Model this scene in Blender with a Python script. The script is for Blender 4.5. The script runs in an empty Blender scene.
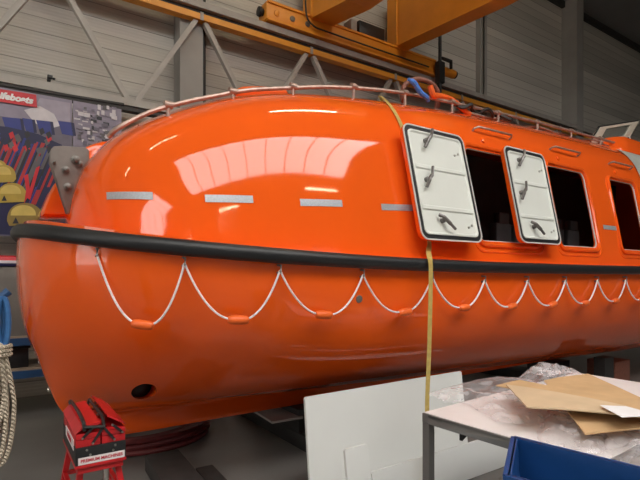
import bpy, bmesh, math, random
from math import sin, cos, pi, sqrt, exp, atan
from mathutils import Vector, Matrix, noise
random.seed(7)
scn = bpy.context.scene
col = scn.collection

# ------------------------------------------------------------------ camera
F = 482.0; HZ = 275.0; CZ = 1.6
ca = atan((1030 - 320) / F); c_, s_ = cos(ca), sin(ca)
cam = bpy.data.cameras.new('camera'); camo = bpy.data.objects.new('camera', cam); col.objects.link(camo)
cam.sensor_width = 36; cam.lens = F / 640 * 36; cam.shift_y = (HZ - 240) / 640; cam.clip_start = 0.05
camo.location = (0, 0, CZ)
camo.rotation_euler = (pi / 2, 0, -math.atan2(c_, s_))
scn.camera = camo


def ray(px, py):
    u = (px - 320) / F; v = (HZ - py) / F
    return Vector((c_ + u * s_, s_ - u * c_, v))


def atY(px, py, Y):
    r = ray(px, py); return Vector((0, 0, CZ)) + r * (Y / r.y)


def atX(px, py, X):
    r = ray(px, py); return Vector((0, 0, CZ)) + r * (X / r.x)


def atZ(px, py, z):
    r = ray(px, py); return Vector((0, 0, CZ)) + r * ((z - CZ) / r.z)


# --------------------------------------------------------------- materials
def lin(r, g, b):
    f = lambda c: (c / 255 / 12.92) if c / 255 <= .04045 else ((c / 255 + .055) / 1.055) ** 2.4
    return (f(r), f(g), f(b), 1)


def mat(name, rgb, rough=.5, metal=0, var=.06, scale=6, coat=0, bump=0, bscale=60, spec=.5, trans=0, stretch=None):
    m = bpy.data.materials.new(name); m.use_nodes = True
    nt = m.node_tree; b = nt.nodes['Principled BSDF']
    b.inputs['Roughness'].default_value = rough; b.inputs['Metallic'].default_value = metal
    b.inputs['Coat Weight'].default_value = coat; b.inputs['Coat Roughness'].default_value = .04
    b.inputs['Specular IOR Level'].default_value = spec
    b.inputs['Transmission Weight'].default_value = trans
    tc = nt.nodes.new('ShaderNodeTexCoord'); n = nt.nodes.new('ShaderNodeTexNoise')
    src = tc.outputs['Object']
    if stretch:
        mp = nt.nodes.new('ShaderNodeMapping'); mp.inputs['Scale'].default_value = stretch
        nt.links.new(src, mp.inputs['Vector']); src = mp.outputs['Vector']
    n.inputs['Scale'].default_value = scale; n.inputs['Detail'].default_value = 4
    nt.links.new(src, n.inputs['Vector'])
    r = nt.nodes.new('ShaderNodeValToRGB')
    lo = [max(0, c * (1 - var)) for c in rgb[:3]] + [1]; hi = [min(1, c * (1 + var)) for c in rgb[:3]] + [1]
    r.color_ramp.elements[0].position = .3; r.color_ramp.elements[1].position = .7
    r.color_ramp.elements[0].color = lo; r.color_ramp.elements[1].color = hi
    nt.links.new(n.outputs['Fac'], r.inputs['Fac']); nt.links.new(r.outputs['Color'], b.inputs['Base Color'])
    if bump:
        n2 = nt.nodes.new('ShaderNodeTexNoise'); n2.inputs['Scale'].default_value = bscale
        bp = nt.nodes.new('ShaderNodeBump'); bp.inputs['Strength'].default_value = bump; bp.inputs['Distance'].default_value = .01
        nt.links.new(src, n2.inputs['Vector']); nt.links.new(n2.outputs['Fac'], bp.inputs['Height'])
        nt.links.new(bp.outputs['Normal'], b.inputs['Normal'])
    return m


def emat(name, rgb, strength):
    m = bpy.data.materials.new(name); m.use_nodes = True; nt = m.node_tree
    nt.nodes.clear(); o = nt.nodes.new('ShaderNodeOutputMaterial'); e = nt.nodes.new('ShaderNodeEmission')
    e.inputs['Color'].default_value = rgb; e.inputs['Strength'].default_value = strength
    nt.links.new(e.outputs[0], o.inputs[0]); return m


M = {}
M['orange'] = mat('orange_gelcoat', (.86, .112, .010), .06, var=.03, scale=1.5, coat=.3, spec=.32)
M['orange_matte'] = mat('orange_plastic', (.86, .14, .02), .4, var=.04)
M['rubber'] = mat('black_rubber', (.012, .013, .015), .45, var=.2, bump=.1)
M['gasket'] = mat('black_gasket', (.01, .01, .012), .5, var=.1)
M['white_grp'] = mat('white_gelcoat', (.74, .76, .71), .3, var=.03, scale=3)
M['white_rim'] = mat('pale_rim', (.62, .60, .56), .4, var=.04)
M['steel'] = mat('stainless_steel', (.55, .53, .50), .28, 1, var=.1)
M['dark_steel'] = mat('dull_steel', (.20, .19, .175), .45, .6, var=.2, scale=12)
M['bracket'] = mat('bracket_steel', (.17, .15, .135), .6, .1, var=.14, scale=12)
M['lever'] = mat('lever_steel', (.16, .15, .145), .35, .6, var=.2)
M['tape'] = mat('reflective_tape', (.40, .43, .46), .35, .3, var=.12, scale=90)
M['rope_white'] = mat('white_rope', (.80, .72, .70), .7, var=.12, scale=90)
M['webbing'] = mat('yellow_webbing', (.50, .36, .10), .75, var=.14, scale=30, bump=.3, bscale=200)
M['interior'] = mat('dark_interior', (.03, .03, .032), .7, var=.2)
M['seat'] = mat('dark_seat', (.05, .05, .055), .6, var=.2)
M['crane'] = mat('crane_orange', (.72, .27, .02), .45, var=.07, scale=3)
M['rail_yellow'] = mat('rail_yellow', (.74, .31, .03), .45, var=.06)
M['beam_grey'] = mat('beam_grey', (.34, .32, .30), .5, var=.08)
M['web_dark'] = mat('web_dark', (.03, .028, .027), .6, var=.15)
M['truss'] = mat('truss_grey', (.40, .38, .35), .5, var=.08)
M['column'] = mat('column_grey', (.30, .29, .275), .55, var=.08, scale=2)
M['dark'] = mat('dark_pipe', (.02, .02, .02), .5)
M['white_board'] = mat('white_board', (.74, .75, .73), .45, var=.02, scale=2)
M['board_edge'] = mat('board_edge', (.70, .66, .60), .6, var=.08)
M['table_frame'] = mat('table_frame', (.15, .148, .145), .45, .3, var=.1)
M['table_top'] = mat('table_top', (.78, .745, .745), .35, var=.03)
M['cardboard'] = mat('cardboard', (.56, .365, .19), .8, var=.08, scale=8, bump=.1)
M['card_light'] = mat('cardboard_pale', (.60, .45, .29), .8, var=.06, scale=8)
M['paper'] = mat('white_paper', (.80, .80, .82), .6, var=.03)
M['blue_bin'] = mat('blue_plastic', (.008, .055, .20), .38, var=.08)
M['red'] = mat('red_paint', (.52, .016, .020), .32, var=.12, scale=14)
M['red_dark'] = mat('red_hose', (.16, .028, .03), .5, var=.25, scale=12)
M['black'] = mat('black_paint', (.016, .016, .017), .4, var=.2, scale=14)
M['label'] = mat('label_white', (.78, .72, .72), .5, var=.05, scale=30)
M['letter_red'] = mat('letter_red', (.55, .03, .05), .5)
M['letter_white'] = mat('letter_white', (.85, .85, .85), .5)
M['blue'] = mat('blue_webbing', (.03, .12, .30), .6, var=.15, scale=40)
M['blue_bright'] = mat('blue_strap', (.06, .20, .62), .6, var=.15, scale=40)
M['blue_steel'] = mat('blue_steel', (.015, .06, .16), .4, var=.1)
M['brown'] = mat('brown_hose', (.20, .075, .05), .55, var=.2, scale=30)
M['wood'] = mat('wood_shelf', (.34, .26, .19), .7, var=.15, scale=5)
M['tarp'] = mat('grey_tarp', (.17, .155, .14), .75, var=.12, scale=5)
M['skin_pink'] = mat('beige_frame', (.62, .57, .47), .45, var=.05)
M['rail_brown'] = mat('worn_rail', (.42, .30, .25), .4, .5, var=.25, scale=15)
M['timber'] = mat('dark_timber', (.035, .03, .028), .7, var=.3, scale=9)
M['cradle'] = mat('cradle_steel', (.035, .033, .032), .5, .3, var=.2)
M['offwhite'] = mat('grey_white', (.42, .44, .40), .4, var=.05)
# poster inks
for nm, c in dict(bg=(138, 130, 148), bg2=(104, 98, 114), bg3=(160, 152, 168), pale=(205, 200, 205), blue=(42, 52, 130), navy=(28, 30, 72), red=(200, 34, 46),
                  red2=(170, 40, 45), black=(34, 32, 42), yellow=(176, 150, 62), yellow2=(140, 118, 58), yellow3=(205, 180, 95), grey=(96, 92, 96)).items():
    M['ink_' + nm] = mat('ink_' + nm, lin(*c), .42, var=.10, scale=9)


def plastic_mat():
    m = bpy.data.materials.new('clear_plastic'); m.use_nodes = True; nt = m.node_tree
    b = nt.nodes['Principled BSDF']; o = nt.nodes['Material Output']
    b.inputs['Base Color'].default_value = (.88, .82, .84, 1); b.inputs['Roughness'].default_value = .22
    b.inputs['Specular IOR Level'].default_value = .7
    t = nt.nodes.new('ShaderNodeBsdfTransparent'); mx = nt.nodes.new('ShaderNodeMixShader')
    tc = nt.nodes.new('ShaderNodeTexCoord'); n = nt.nodes.new('ShaderNodeTexNoise'); n.inputs['Scale'].default_value = 14
    n.inputs['Detail'].default_value = 5
    mr = nt.nodes.new('ShaderNodeMapRange'); mr.inputs[1].default_value = .3; mr.inputs[2].default_value = .7
    mr.inputs[3].default_value = .16; mr.inputs[4].default_value = .42
    nt.links.new(tc.outputs['Object'], n.inputs['Vector']); nt.links.new(n.outputs['Fac'], mr.inputs[0])
    nt.links.new(mr.outputs[0], mx.inputs[0]); nt.links.new(t.outputs[0], mx.inputs[1]); nt.links.new(b.outputs[0], mx.inputs[2])
    nt.links.new(mx.outputs[0], o.inputs[0])
    return m


M['plastic'] = plastic_mat()


def glass_mat():
    m = bpy.data.materials.new('window_glass'); m.use_nodes = True; nt = m.node_tree
    b = nt.nodes['Principled BSDF']; b.inputs['Base Color'].default_value = (.5, .55, .5, 1); b.inputs['Roughness'].default_value = .08
    b.inputs['Transmission Weight'].default_value = .8
    return m


M['glass'] = glass_mat()


def clad_mat():
    # horizontal metal cladding: wide planks with a dark joint and fine ribs
    m = bpy.data.materials.new('wall_cladding'); m.use_nodes = True; nt = m.node_tree; L = nt.links
    b = nt.nodes['Principled BSDF']; b.inputs['Roughness'].default_value = .5; b.inputs['Specular IOR Level'].default_value = .3
    g = nt.nodes.new('ShaderNodeNewGeometry'); sp = nt.nodes.new('ShaderNodeSeparateXYZ'); L.new(g.outputs['Position'], sp.inputs[0])

    def math_(op, a, bb=None):
        n = nt.nodes.new('ShaderNodeMath'); n.operation = op
        for i, q in enumerate((a, bb)):
            if q is None: continue
            if isinstance(q, (int, float)): n.inputs[i].default_value = q
            else: L.new(q, n.inputs[i])
        return n.outputs[0]
    z = math_('DIVIDE', sp.outputs['Z'], .2)
    fr = math_('FRACT', z); fl = math_('FLOOR', z)
    joint = math_('LESS_THAN', fr, .07)
    wn = nt.nodes.new('ShaderNodeTexWhiteNoise'); wn.noise_dimensions = '1D'; L.new(fl, wn.inputs['W'])
    rib = math_('SINE', math_('MULTIPLY', sp.outputs['Z'], 2 * pi / .045))
    ns = nt.nodes.new('ShaderNodeTexNoise'); ns.inputs['Scale'].default_value = 1.2
    mp = nt.nodes.new('ShaderNodeMapping'); mp.inputs['Scale'].default_value = (.3, .3, 3); L.new(g.outputs['Position'], mp.inputs['Vector']); L.new(mp.outputs[0], ns.inputs['Vector'])
    v = math_('ADD', math_('MULTIPLY', wn.outputs['Value'], .18), math_('ADD', math_('MULTIPLY', ns.outputs['Fac'], .20), math_('MULTIPLY', rib, .012)))
    v = math_('ADD', v, .31)
    v = math_('MULTIPLY', v, math_('SUBTRACT', 1, math_('MULTIPLY', joint, .42)))
    cb = nt.nodes.new('ShaderNodeCombineColor')
    L.new(v, cb.inputs[0]); L.new(math_('MULTIPLY', v, .96), cb.inputs[1]); L.new(math_('MULTIPLY', v, .88), cb.inputs[2])
    L.new(cb.outputs[0], b.inputs['Base Color'])
    bp = nt.nodes.new('ShaderNodeBump'); bp.inputs['Strength'].default_value = .5; bp.inputs['Distance'].default_value = .01
    L.new(math_('SUBTRACT', math_('MULTIPLY', rib, .2), joint), bp.inputs['Height']); L.new(bp.outputs['Normal'], b.inputs['Normal'])
    return m


M['clad'] = clad_mat()
M['floor'] = mat('concrete_floor', (.185, .18, .17), .33, var=.14, scale=1.3, bump=.05, bscale=30)
M['ceiling'] = mat('ceiling_deck', (.20, .20, .195), .6, var=.08, scale=1, stretch=(1, .05, 1))
M['near_wall'] = mat('near_wall_panels', (.10, .095, .09), .6, var=.1, scale=1)


# ------------------------------------------------------------ mesh helpers
class MB:
    def __init__(self): self.v = []; self.f = []; self.m = []; self.mats = []

    def mi(self, m):
        if m not in self.mats: self.mats.append(m)
        return self.mats.index(m)

    def add(self, vs, fs, m=None):
        o = len(self.v); self.v += [tuple(p) for p in vs]
        k = self.mi(m) if m else 0
        for f in fs: self.f.append(tuple(i + o for i in f)); self.m.append(k)

    def box(self, c, d, R=None, m=None):
        vs = []
        for x in (-1, 1):
            for y in (-1, 1):
                for z in (-1, 1):
                    p = Vector((x * d[0] / 2, y * d[1] / 2, z * d[2] / 2))
                    if R: p = R @ p
                    vs.append(p + Vector(c))
        self.add(vs, [(0, 1, 3, 2), (4, 6, 7, 5), (0, 4, 5, 1), (2, 3, 7, 6), (0, 2, 6, 4), (1, 5, 7, 3)], m)

    def box2(self, a, b, m=None):
        a, b = Vector(a), Vector(b); self.box((a + b) / 2, [abs(q) for q in (b - a)], None, m)

    def bar(self, a, b, w, h, m=None, up=(0, 0, 1)):
        a, b = Vector(a), Vector(b); d = (b - a); L = d.length; d.normalize()
        u = Vector(up)
        if abs(d.dot(u)) > .98: u = Vector((0, 1, 0))
        s = d.cross(u).normalized(); u = s.cross(d)
        R = Matrix((d, s, u)).transposed()
        self.box((a + b) / 2, (L, w, h), R, m)

    def tube(self, pts, r, n=8, closed=False, cap=True, m=None, twist=0):
        pts = [Vector(p) for p in pts]; N = len(pts); rs = r if isinstance(r, (list, tuple)) else [r] * N
        vs = []; prev = None
        for i, p in enumerate(pts):
            a = pts[(i - 1) % N] if (closed or i > 0) else p; b = pts[(i + 1) % N] if (closed or i < N - 1) else p
            t = (b - a)
            t = t.normalized() if t.length > 1e-9 else Vector((0, 0, 1))
            if prev is None:
                u = Vector((0, 0, 1)) if abs(t.z) < .9 else Vector((1, 0, 0))
                u = (u - t * u.dot(t)).normalized()
            else:
                u = (prev - t * prev.dot(t)); u = u.normalized() if u.length > 1e-6 else Vector((1, 0, 0))
            prev = u; w = t.cross(u)
            for k in range(n):
                an = 2 * pi * k / n
                vs.append(p + (u * cos(an) + w * sin(an)) * rs[i])
        fs = []
        for i in range(N if closed else N - 1):
            j = (i + 1) % N
            for k in range(n):
                l = (k + 1) % n; fs.append((i * n + k, i * n + l, j * n + l, j * n + k))
        if cap and not closed:
            fs.append(tuple(range(n))[::-1]); fs.append(tuple((N - 1) * n + k for k in range(n)))
        self.add(vs, fs, m)

    def prism(self, poly, ext, m=None):
        # polygon (3D points in a plane) extruded by vector ext
        P = [Vector(p) for p in poly]; e = Vector(ext); n = len(P)
        vs = P + [p + e for p in P]
        fs = [tuple(range(n)), tuple(range(2 * n - 1, n - 1, -1))] + [(i, i + n, (i + 1) % n + n, (i + 1) % n) for i in range(n)]
        self.add(vs, fs, m)

    def grid(self, rows, m=None, closeu=False):
        nu = len(rows); nv = len(rows[0]); vs = [p for r in rows for p in r]
        fs = []
        for i in range(nu - 1):
            for j in range(nv if closeu else nv - 1):
                k = (j + 1) % nv; fs.append((i * nv + j, i * nv + k, (i + 1) * nv + k, (i + 1) * nv + j))
        self.add(vs, fs, m)

    def lathe(self, base, axis, prof, n=16, m=None):
        ax = Vector(axis).normalized(); u = ax.orthogonal().normalized(); w = ax.cross(u)
        rows = [[Vector(base) + ax * h + (u * cos(2 * pi * k / n) + w * sin(2 * pi * k / n)) * max(r, 1e-4) for k in range(n)] for (h, r) in prof]
        self.grid(rows, m, closeu=True)
        o = len(self.v) - len(rows) * n; k = self.mi(m) if m else 0
        self.f.append(tuple(o + i for i in range(n))[::-1]); self.m.append(k)
        self.f.append(tuple(o + (len(rows) - 1) * n + i for i in range(n))); self.m.append(k)

    def build(self, name, material=None, parent=None, smooth=True, bevel=0, angle=38, recalc=True, origin=None):
        me = bpy.data.meshes.new(name)
        if origin is None:
            origin = Vector((0, 0, 0))
            if parent is not None: origin = Vector(parent['_w']) if '_w' in parent else Vector((0, 0, 0))
        off = Vector(origin)
        me.from_pydata([tuple(Vector(p) - off) for p in self.v], [], self.f)
        mats = self.mats or [material]
        for q in mats: me.materials.append(q if not isinstance(q, str) else M[q])
        if self.mats: me.polygons.foreach_set('material_index', self.m)
        bm = bmesh.new(); bm.from_mesh(me)
        bmesh.ops.remove_doubles(bm, verts=bm.verts, dist=1e-5)
        if recalc: bmesh.ops.recalc_face_normals(bm, faces=bm.faces)
        if bevel:
            bmesh.ops.bevel(bm, geom=[e for e in bm.edges if len(e.link_faces) == 2 and e.calc_face_angle(0) > .5], offset=bevel, segments=2, affect='EDGES', profile=.5)
        bm.to_mesh(me); bm.free()
        if smooth:
            me.polygons.foreach_set('use_smooth', [True] * len(me.polygons)); me.set_sharp_from_angle(angle=math.radians(angle))
        o = bpy.data.objects.new(name, me); col.objects.link(o)
        if parent is not None:
            o.parent = parent
            if parent.type == 'MESH':
                pw = Vector(parent['_w']) if '_w' in parent else Vector((0, 0, 0)); o.location = off - pw
            else: o.location = off - (Vector(parent['_w']) if '_w' in parent else Vector((0, 0, 0)))
        else: o.location = off
        o['_w'] = tuple(off)
        return o


def tag(o, label, cat, group=None, kind=None):
    o['label'] = label; o['category'] = cat
    if group: o['group'] = group
    if kind: o['kind'] = kind
    return o


def struct(o, label=None, cat=None):
    o['kind'] = 'structure'
    if label: o['label'] = label
    if cat: o['category'] = cat
    return o


def thing(name, loc, label, cat, group=None):
    o = bpy.data.objects.new(name, None); col.objects.link(o); o.location = loc; o['_w'] = tuple(loc); o.empty_display_size = .1
    return tag(o, label, cat, group)


def rrect(w, h, r, n=6):
    pts = []
    for cx, cy, a0 in ((w / 2 - r, h / 2 - r, 0), (-w / 2 + r, h / 2 - r, pi / 2), (-w / 2 + r, -h / 2 + r, pi), (w / 2 - r, -h / 2 + r, 1.5 * pi)):
        for k in range(n + 1):
            a = a0 + pi / 2 * k / n; pts.append((cx + r * cos(a), cy + r * sin(a)))
    return pts


def spline(pts, n=8):
    P = [Vector(p) for p in pts]; out = []
    for i in range(len(P) - 1):
        p0 = P[i - 1] if i > 0 else P[0] * 2 - P[1]; p1 = P[i]; p2 = P[i + 1]; p3 = P[i + 2] if i + 2 < len(P) else P[-1] * 2 - P[-2]
        for k in range(n):
            t = k / n
            out.append(.5 * ((2 * p1) + (p2 - p0) * t + (2 * p0 - 5 * p1 + 4 * p2 - p3) * t * t + (3 * p1 - p0 - 3 * p2 + p3) * t ** 3))
    out.append(P[-1]); return out


def text_mesh(name, txt, size, R, loc, m, parent, shear=0, offset=0, extrude=.0005, spacing=1.0):
    cu = bpy.data.curves.new(name, 'FONT'); cu.body = txt; cu.size = size; cu.shear = shear; cu.offset = offset; cu.extrude = extrude
    cu.align_x = 'CENTER'; cu.align_y = 'CENTER'; cu.space_character = spacing; cu.resolution_u = 3
    o = bpy.data.objects.new(name, cu); col.objects.link(o)
    dg = bpy.context.evaluated_depsgraph_get(); me = bpy.data.meshes.new_from_object(o.evaluated_get(dg))
    bpy.data.objects.remove(o); bpy.data.curves.remove(cu)
    me.transform(R.to_4x4()); me.materials.clear(); me.materials.append(m); me.name = name
    o = bpy.data.objects.new(name, me); col.objects.link(o)
    o.parent = parent; o.location = Vector(loc) - Vector(parent['_w']); o['_w'] = tuple(loc)
    return o


# ================================================================= THE HALL
WY = 7.35          # far wall
EAVE = 9.2
mb = MB(); mb.box2((-26, -18, -.2), (34, WY + .3, 0)); struct(mb.build('floor', M['floor'], smooth=False))
mb = MB(); mb.box2((-26, WY, 0), (34, WY + .3, EAVE + .3)); struct(mb.build('wall_far', M['clad'], smooth=False))
mb = MB(); mb.box2((-26.3, -18, 0), (-26, WY, EAVE + .3)); struct(mb.build('wall_left', M['clad'], smooth=False))
mb = MB(); mb.box2((34, -18, 0), (34.3, WY, EAVE + .3)); struct(mb.build('wall_right', M['clad'], smooth=False))
mb = MB(); mb.box2((-26, -18.3, 0), (34, -18, EAVE + .3)); struct(mb.build('wall_near', M['near_wall'], smooth=False))
mb = MB(); mb.box2((-26, -18, EAVE), (34, WY, EAVE + .3)); struct(mb.build('ceiling', M['ceiling'], smooth=False))
mb = MB(); mb.box2((-26, WY - .10, EAVE - .16), (34, WY, EAVE)); struct(mb.build('trim_1', M['web_dark'], smooth=False))   # dark flashing at the eave

# skylights in the ceiling and windows in the near wall (daylight)
SKY = emat('skylight_glow', (1.0, .97, .93, 1), 9.5)
TUBE = emat('tube_glow', (1.0, .84, .55, 1), 45.0)
FRAME = M['near_wall']


def skylight(idx, x0, x1, y0, y1, panes, label):
    root = thing('skylight', ((x0 + x1) / 2, (y0 + y1) / 2, EAVE), label, 'skylight', None)
    root['kind'] = 'structure'
    p = MB(); p.box2((x0, y0, EAVE - .03), (x1, y1, EAVE - .002)); p.build('pane', SKY, root, smooth=False)
    f = MB()
    for k in range(panes + 1):
        x = x0 + (x1 - x0) * k / panes; f.box2((x - .03, y0, EAVE - .07), (x + .03, y1, EAVE - .03))
    for y in (y0, y1): f.box2((x0 - .05, y - .05, EAVE - .12), (x1 + .05, y + .05, EAVE - .03))
    f.build('frame', FRAME, root, smooth=False)


#SKYLIGHTS
skylight(1, -5.2, 8.6, -5.1, -1.5, 9, 'long daylight skylight in the ceiling in front of the boat')
skylight(2, -21.5, -9.6, -5.6, -1.5, 8, 'daylight skylight in the ceiling beyond the bow')
skylight(3, -5.2, 12.6, -14.6, -13.2, 12, 'long daylight skylight in the ceiling far behind the photographer')

root = thing('added_daylight_panel', (-26, -.5, 0), 'wide unseen glowing panel added to light the bow side', 'light panel'); root['kind'] = 'structure'  # glowing panel added out of view to brighten the bow and floor
p = MB(); p.box2((-26.02, -5.5, .05), (-25.96, 5.5, 5.2)); p.build('pane', emat('added_panel_glow', (1.0, .96, .90, 1), 5.0), root, smooth=False)
f = MB()
for k in range(8):
    y = -5.5 + 11 * k / 7; f.box2((-25.96, y - .06, 0), (-25.86, y + .06, 5.3))
for z in (.05, 1.3, 2.6, 3.9, 5.25): f.box2((-25.96, -5.5, z - .05), (-25.88, 5.5, z + .05))
f.build('frame', FRAME, root, smooth=False)


def tube_lamp(x, y, z, L, label):
    root = thing('tube_lamp', (x, y, z), label, 'lamp', 'tube lamps under the ceiling')
    a = MB(); a.box2((x - L / 2, y - .09, z + .056), (x + L / 2, y + .09, z + .12)); a.build('housing', M['beam_grey'], root, smooth=False)
    a = MB(); a.tube([(x - L / 2 + .03, y, z), (x + L / 2 - .03, y, z)], .055, 8); a.build('tube', TUBE, root)
    for q in (-.4, .4):
        a = MB(); a.tube([(x + q * L, y, z + .1), (x + q * L, y, EAVE + .005)], .006, 6); a.build('suspension_rod', M['dark'], root)


for x, y, lb in ((-9.2, 3.5, 'suspended tube lamp over the wall side, beyond the bow'), (-2.7, 3.0, 'suspended tube lamp over the wall side, left of the bow'), (4.1, 3.6, 'suspended tube lamp above the crane girders'),
                 (-8.8, -7.6, 'suspended tube lamp behind the photographer, farthest left'), (-1.7, -8.0, 'suspended tube lamp behind the photographer, in the middle'), (6.9, -5.6, 'suspended tube lamp behind the photographer, at right')):
    tube_lamp(x, y, 8.5, 2.5, lb)

# columns on the far wall
cs = [(180, 203, .30, 'grey steel column on the wall behind the bow'), (577, 583.5, .43, 'dark grey steel column on the wall at right')]
for (xa, xb, dp, lb) in cs:
    a = atY(xa, 60, WY - dp); b = atY(xb, 60, WY - dp)
    m_ = MB()
    m_.box2((a.x, WY - dp, 0), (b.x, WY - dp + .02, EAVE)); m_.box2((a.x, WY - .02, 0), (b.x, WY - .001, EAVE)); m_.box2((a.x + .01, WY - dp + .02, 0), (b.x - .01, WY - .02, EAVE))
    struct(m_.build('steel_column', M['column'], smooth=False), lb, 'column')
p0 = atY(203.5, 60, 7.16)
m_ = MB(); m_.tube([(p0.x, 7.16, 0), (p0.x, 7.16, EAVE)], .035, 10); tag(m_.build('downpipe', M['dark']), 'thin black pipe running up beside the column behind the bow', 'pipe')
a = atY(480, 60, WY - .12); b = atY(488, 60, WY - .12)
m_ = MB(); m_.box2((a.x, WY - .12, 0), (a.x + .26, WY - .001, EAVE), M['column']); m_.box2((a.x + .08, WY - .14, 0), (a.x + .14, WY - .121, EAVE), M['steel']); struct(m_.build('trim_2', M['dark_steel'], smooth=False), None)

# runway truss
RY = 7.0; ZL = 4.05; ZU = 5.40
truss = thing('runway_truss', (0, RY, ZL), 'grey lattice truss carrying the crane rail along the far wall', 'truss')
m_ = MB()
X0, X1 = -8, 30
m_.box2((X0, RY - .05, ZL - .12), (X1, RY + .05, ZL - .02)); m_.build('lower_chord', M['truss'], truss, smooth=False)
m_ = MB(); m_.box2((X0, RY - .07, ZL - .20), (X1, RY + .05, ZL - .15)); m_.build('cable_tray', M['web_dark'], truss, smooth=False)
m_ = MB(); m_.box2((X0, RY - .08, ZU), (X1, RY + .06, ZU + .09)); m_.build('conductor_rail', M['rail_yellow'], truss, smooth=False)
m_ = MB(); m_.box2((X0, RY - .02, ZU + .09), (X1, RY + .03, ZU + .17)); m_.build('beam_web', M['web_dark'], truss, smooth=False)  # web coloured near black: its shadow under the flange is in the colour
m_ = MB(); m_.box2((X0, RY - .09, ZU + .17), (X1, RY + .09, ZU + .27)); m_.build('top_flange', M['beam_grey'], truss, smooth=False)
P = 1.95
k = -4
xu = 2.574 + k * P
while xu < 22:
    for sgn in (-1, 1):
        m_ = MB(); m_.bar((xu + sgn * .07, RY, ZU), (xu + sgn * (P / 2 - .06), RY, ZL - .03), .07, .085, up=(0, 1, 0)); m_.build('diagonal', M['truss'], truss, smooth=False)
    m_ = MB(); m_.box((xu, RY - .085, ZU + .05), (.05, .012, .12)); m_.build('clamp', M['beam_grey'], truss, smooth=False)
    xu += P

# overhead crane
zr = ZU + .27
a = atY(266, 10, RY - .12); e = atY(438, 74, RY - .12)
crane = thing('overhead_crane', (a.x, RY, zr), 'orange overhead travelling crane with two girders above the boat', 'crane')
m_ = MB(); m_.box2((a.x, RY - .14, zr + .04), (e.x, RY + .14, zr + .32)); m_.build('end_carriage', M['crane'], crane, smooth=True, bevel=.012)
m_ = MB(); m_.box2((a.x + .02, RY - .165, zr + .30), (e.x - .1, RY + .165, zr + .34)); m_.box2((a.x + .02, RY - .165, zr + .02), (e.x - .1, RY + .165, zr + .06)); m_.build('flange', M['crane'], crane, smooth=False)
m_ = MB(); m_.lathe((a.x + .002, RY - .02, zr + .18), (-1, 0, 0), [(0, .05), (.03, .06), (.05, .08), (.09, .075), (.10, .04)], 14); m_.build('buffer', M['rubber'], crane)
m_ = MB(); m_.tube([(e.x - .05, RY - .1, zr + .20), (e.x + .50, RY - .1, zr + .20)], .09, 12); m_.build('drive_shaft', M['crane'], crane)
m_ = MB(); m_.lathe((e.x + .50, RY - .1, zr + .20), (1, 0, 0), [(0, .078), (.05, .078), (.08, .04)], 12); m_.build('shaft_cap', M['rubber'], crane)
for i in range(3):
    q = atY(276 + 9 * i, 18 + 2.5 * i, RY - .15)
    m_ = MB(); m_.lathe((a.x + .18 + .3 * i, RY - .138, zr + .17), (0, -1, 0), [(0, .05), (.02, .045), (.024, .025)], 14); m_.build('wheel_pin', M['dark_steel'] if i else M['crane'], crane)
# girders run towards the camera and dip from the carriage
def girder(xl, xr, z0, z1, y1, name):
    pts = [(RY - .15, z0), (y1, z1), (1.6, z1), (1.6, 7.0), (RY + .1, 7.0), (RY + .1, z0 + .05)]
    m_ = MB(); m_.prism([(xl, y, z) for y, z in pts], (xr - xl, 0, 0)); m_.build(name, M['crane'], crane, smooth=False)
    m_ = MB(); m_.prism([(xl - .03, RY - .16, z0 + .02), (xl + .10, RY - .16, z0 + .02), (xl + .10, RY - .16, 7.0), (xl - .03, RY - .16, 7.0)], (0, -.03, 0)); m_.build('end_plate', M['rail_yellow'], crane, smooth=False)


gx = atY(396, 47, RY - .15); print('gx', gx)
q1 = atX(494, 0, gx.x); print('girder2 pt', q1)
girder(gx.x, gx.x + .32, gx.z + .02, q1.z, q1.y, 'girder')
g1 = atY(311, 18, RY - .15); q2 = atX(347, 0, g1.x); print('g1', g1, q2)
girder(g1.x, g1.x + .46, g1.z, q2.z, q2.y, 'girder')
# dark motor box and hanging hook gear on the carriage
b = atY(368, 25, RY - .02)
m_ = MB(); m_.box((b.x, RY - .02, zr + .46), (.62, .26, .24)); m_.build('drive_motor', M['black'], crane, bevel=.02)
m_ = MB(); m_.box((b.x - .42, RY - .02, zr + .45), (.14, .24, .22)); m_.build('gear_case', M['beam_grey'], crane, bevel=.02)
m_ = MB(); m_.tube(spline([(g1.x - .12, RY - .2, zr + 1.3), (g1.x - .14, RY - .2, zr + .45), (g1.x - .02, RY - .2, zr + .16), (g1.x + .5, RY - .2, zr + .12), (g1.x + 2.8, RY - .2, zr + .12)], 8), .016, 6); m_.build('cable', M['dark'], crane)
hk = atY(440, 60, RY - .25)
m_ = MB(); m_.tube([(hk.x, RY - .25, zr - .35), (hk.x, RY - .25, 8.0)], .035, 8); m_.build('guide_post', M['dark'], crane)
m_ = MB(); m_.box((hk.x, RY - .25, zr + .05), (.16, .12, .42)); m_.box((hk.x + .2, RY - .25, zr + .36), (.3, .05, .05)); m_.box((hk.x + .33, RY - .25, zr + .29), (.04, .05, .16)); m_.build('guide_bracket', M['dark'], crane, smooth=False)

# ================================================================ LIFEBOAT
YC = 4.0; XE = 11.0
boat = thing('lifeboat', (5, YC, .36), 'large glossy orange enclosed lifeboat with black fender and open white hatches', 'lifeboat')


def zs(X):
    d = max(0, X - .1); return 1.655 + .07 * exp(-d / .25) + .20 * exp(-d / 1.2)


def interp(tab, x):
    if x <= tab[0][0]: return tab[0][1]
    for (a, b), (c, d) in zip(tab, tab[1:]):
        if x <= c: return b + (d - b) * (x - a) / (c - a)
    return tab[-1][1]


def shape(s, n, m):
    s = min(1, max(0, s)); return (1 - (1 - s) ** n) ** m


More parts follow.
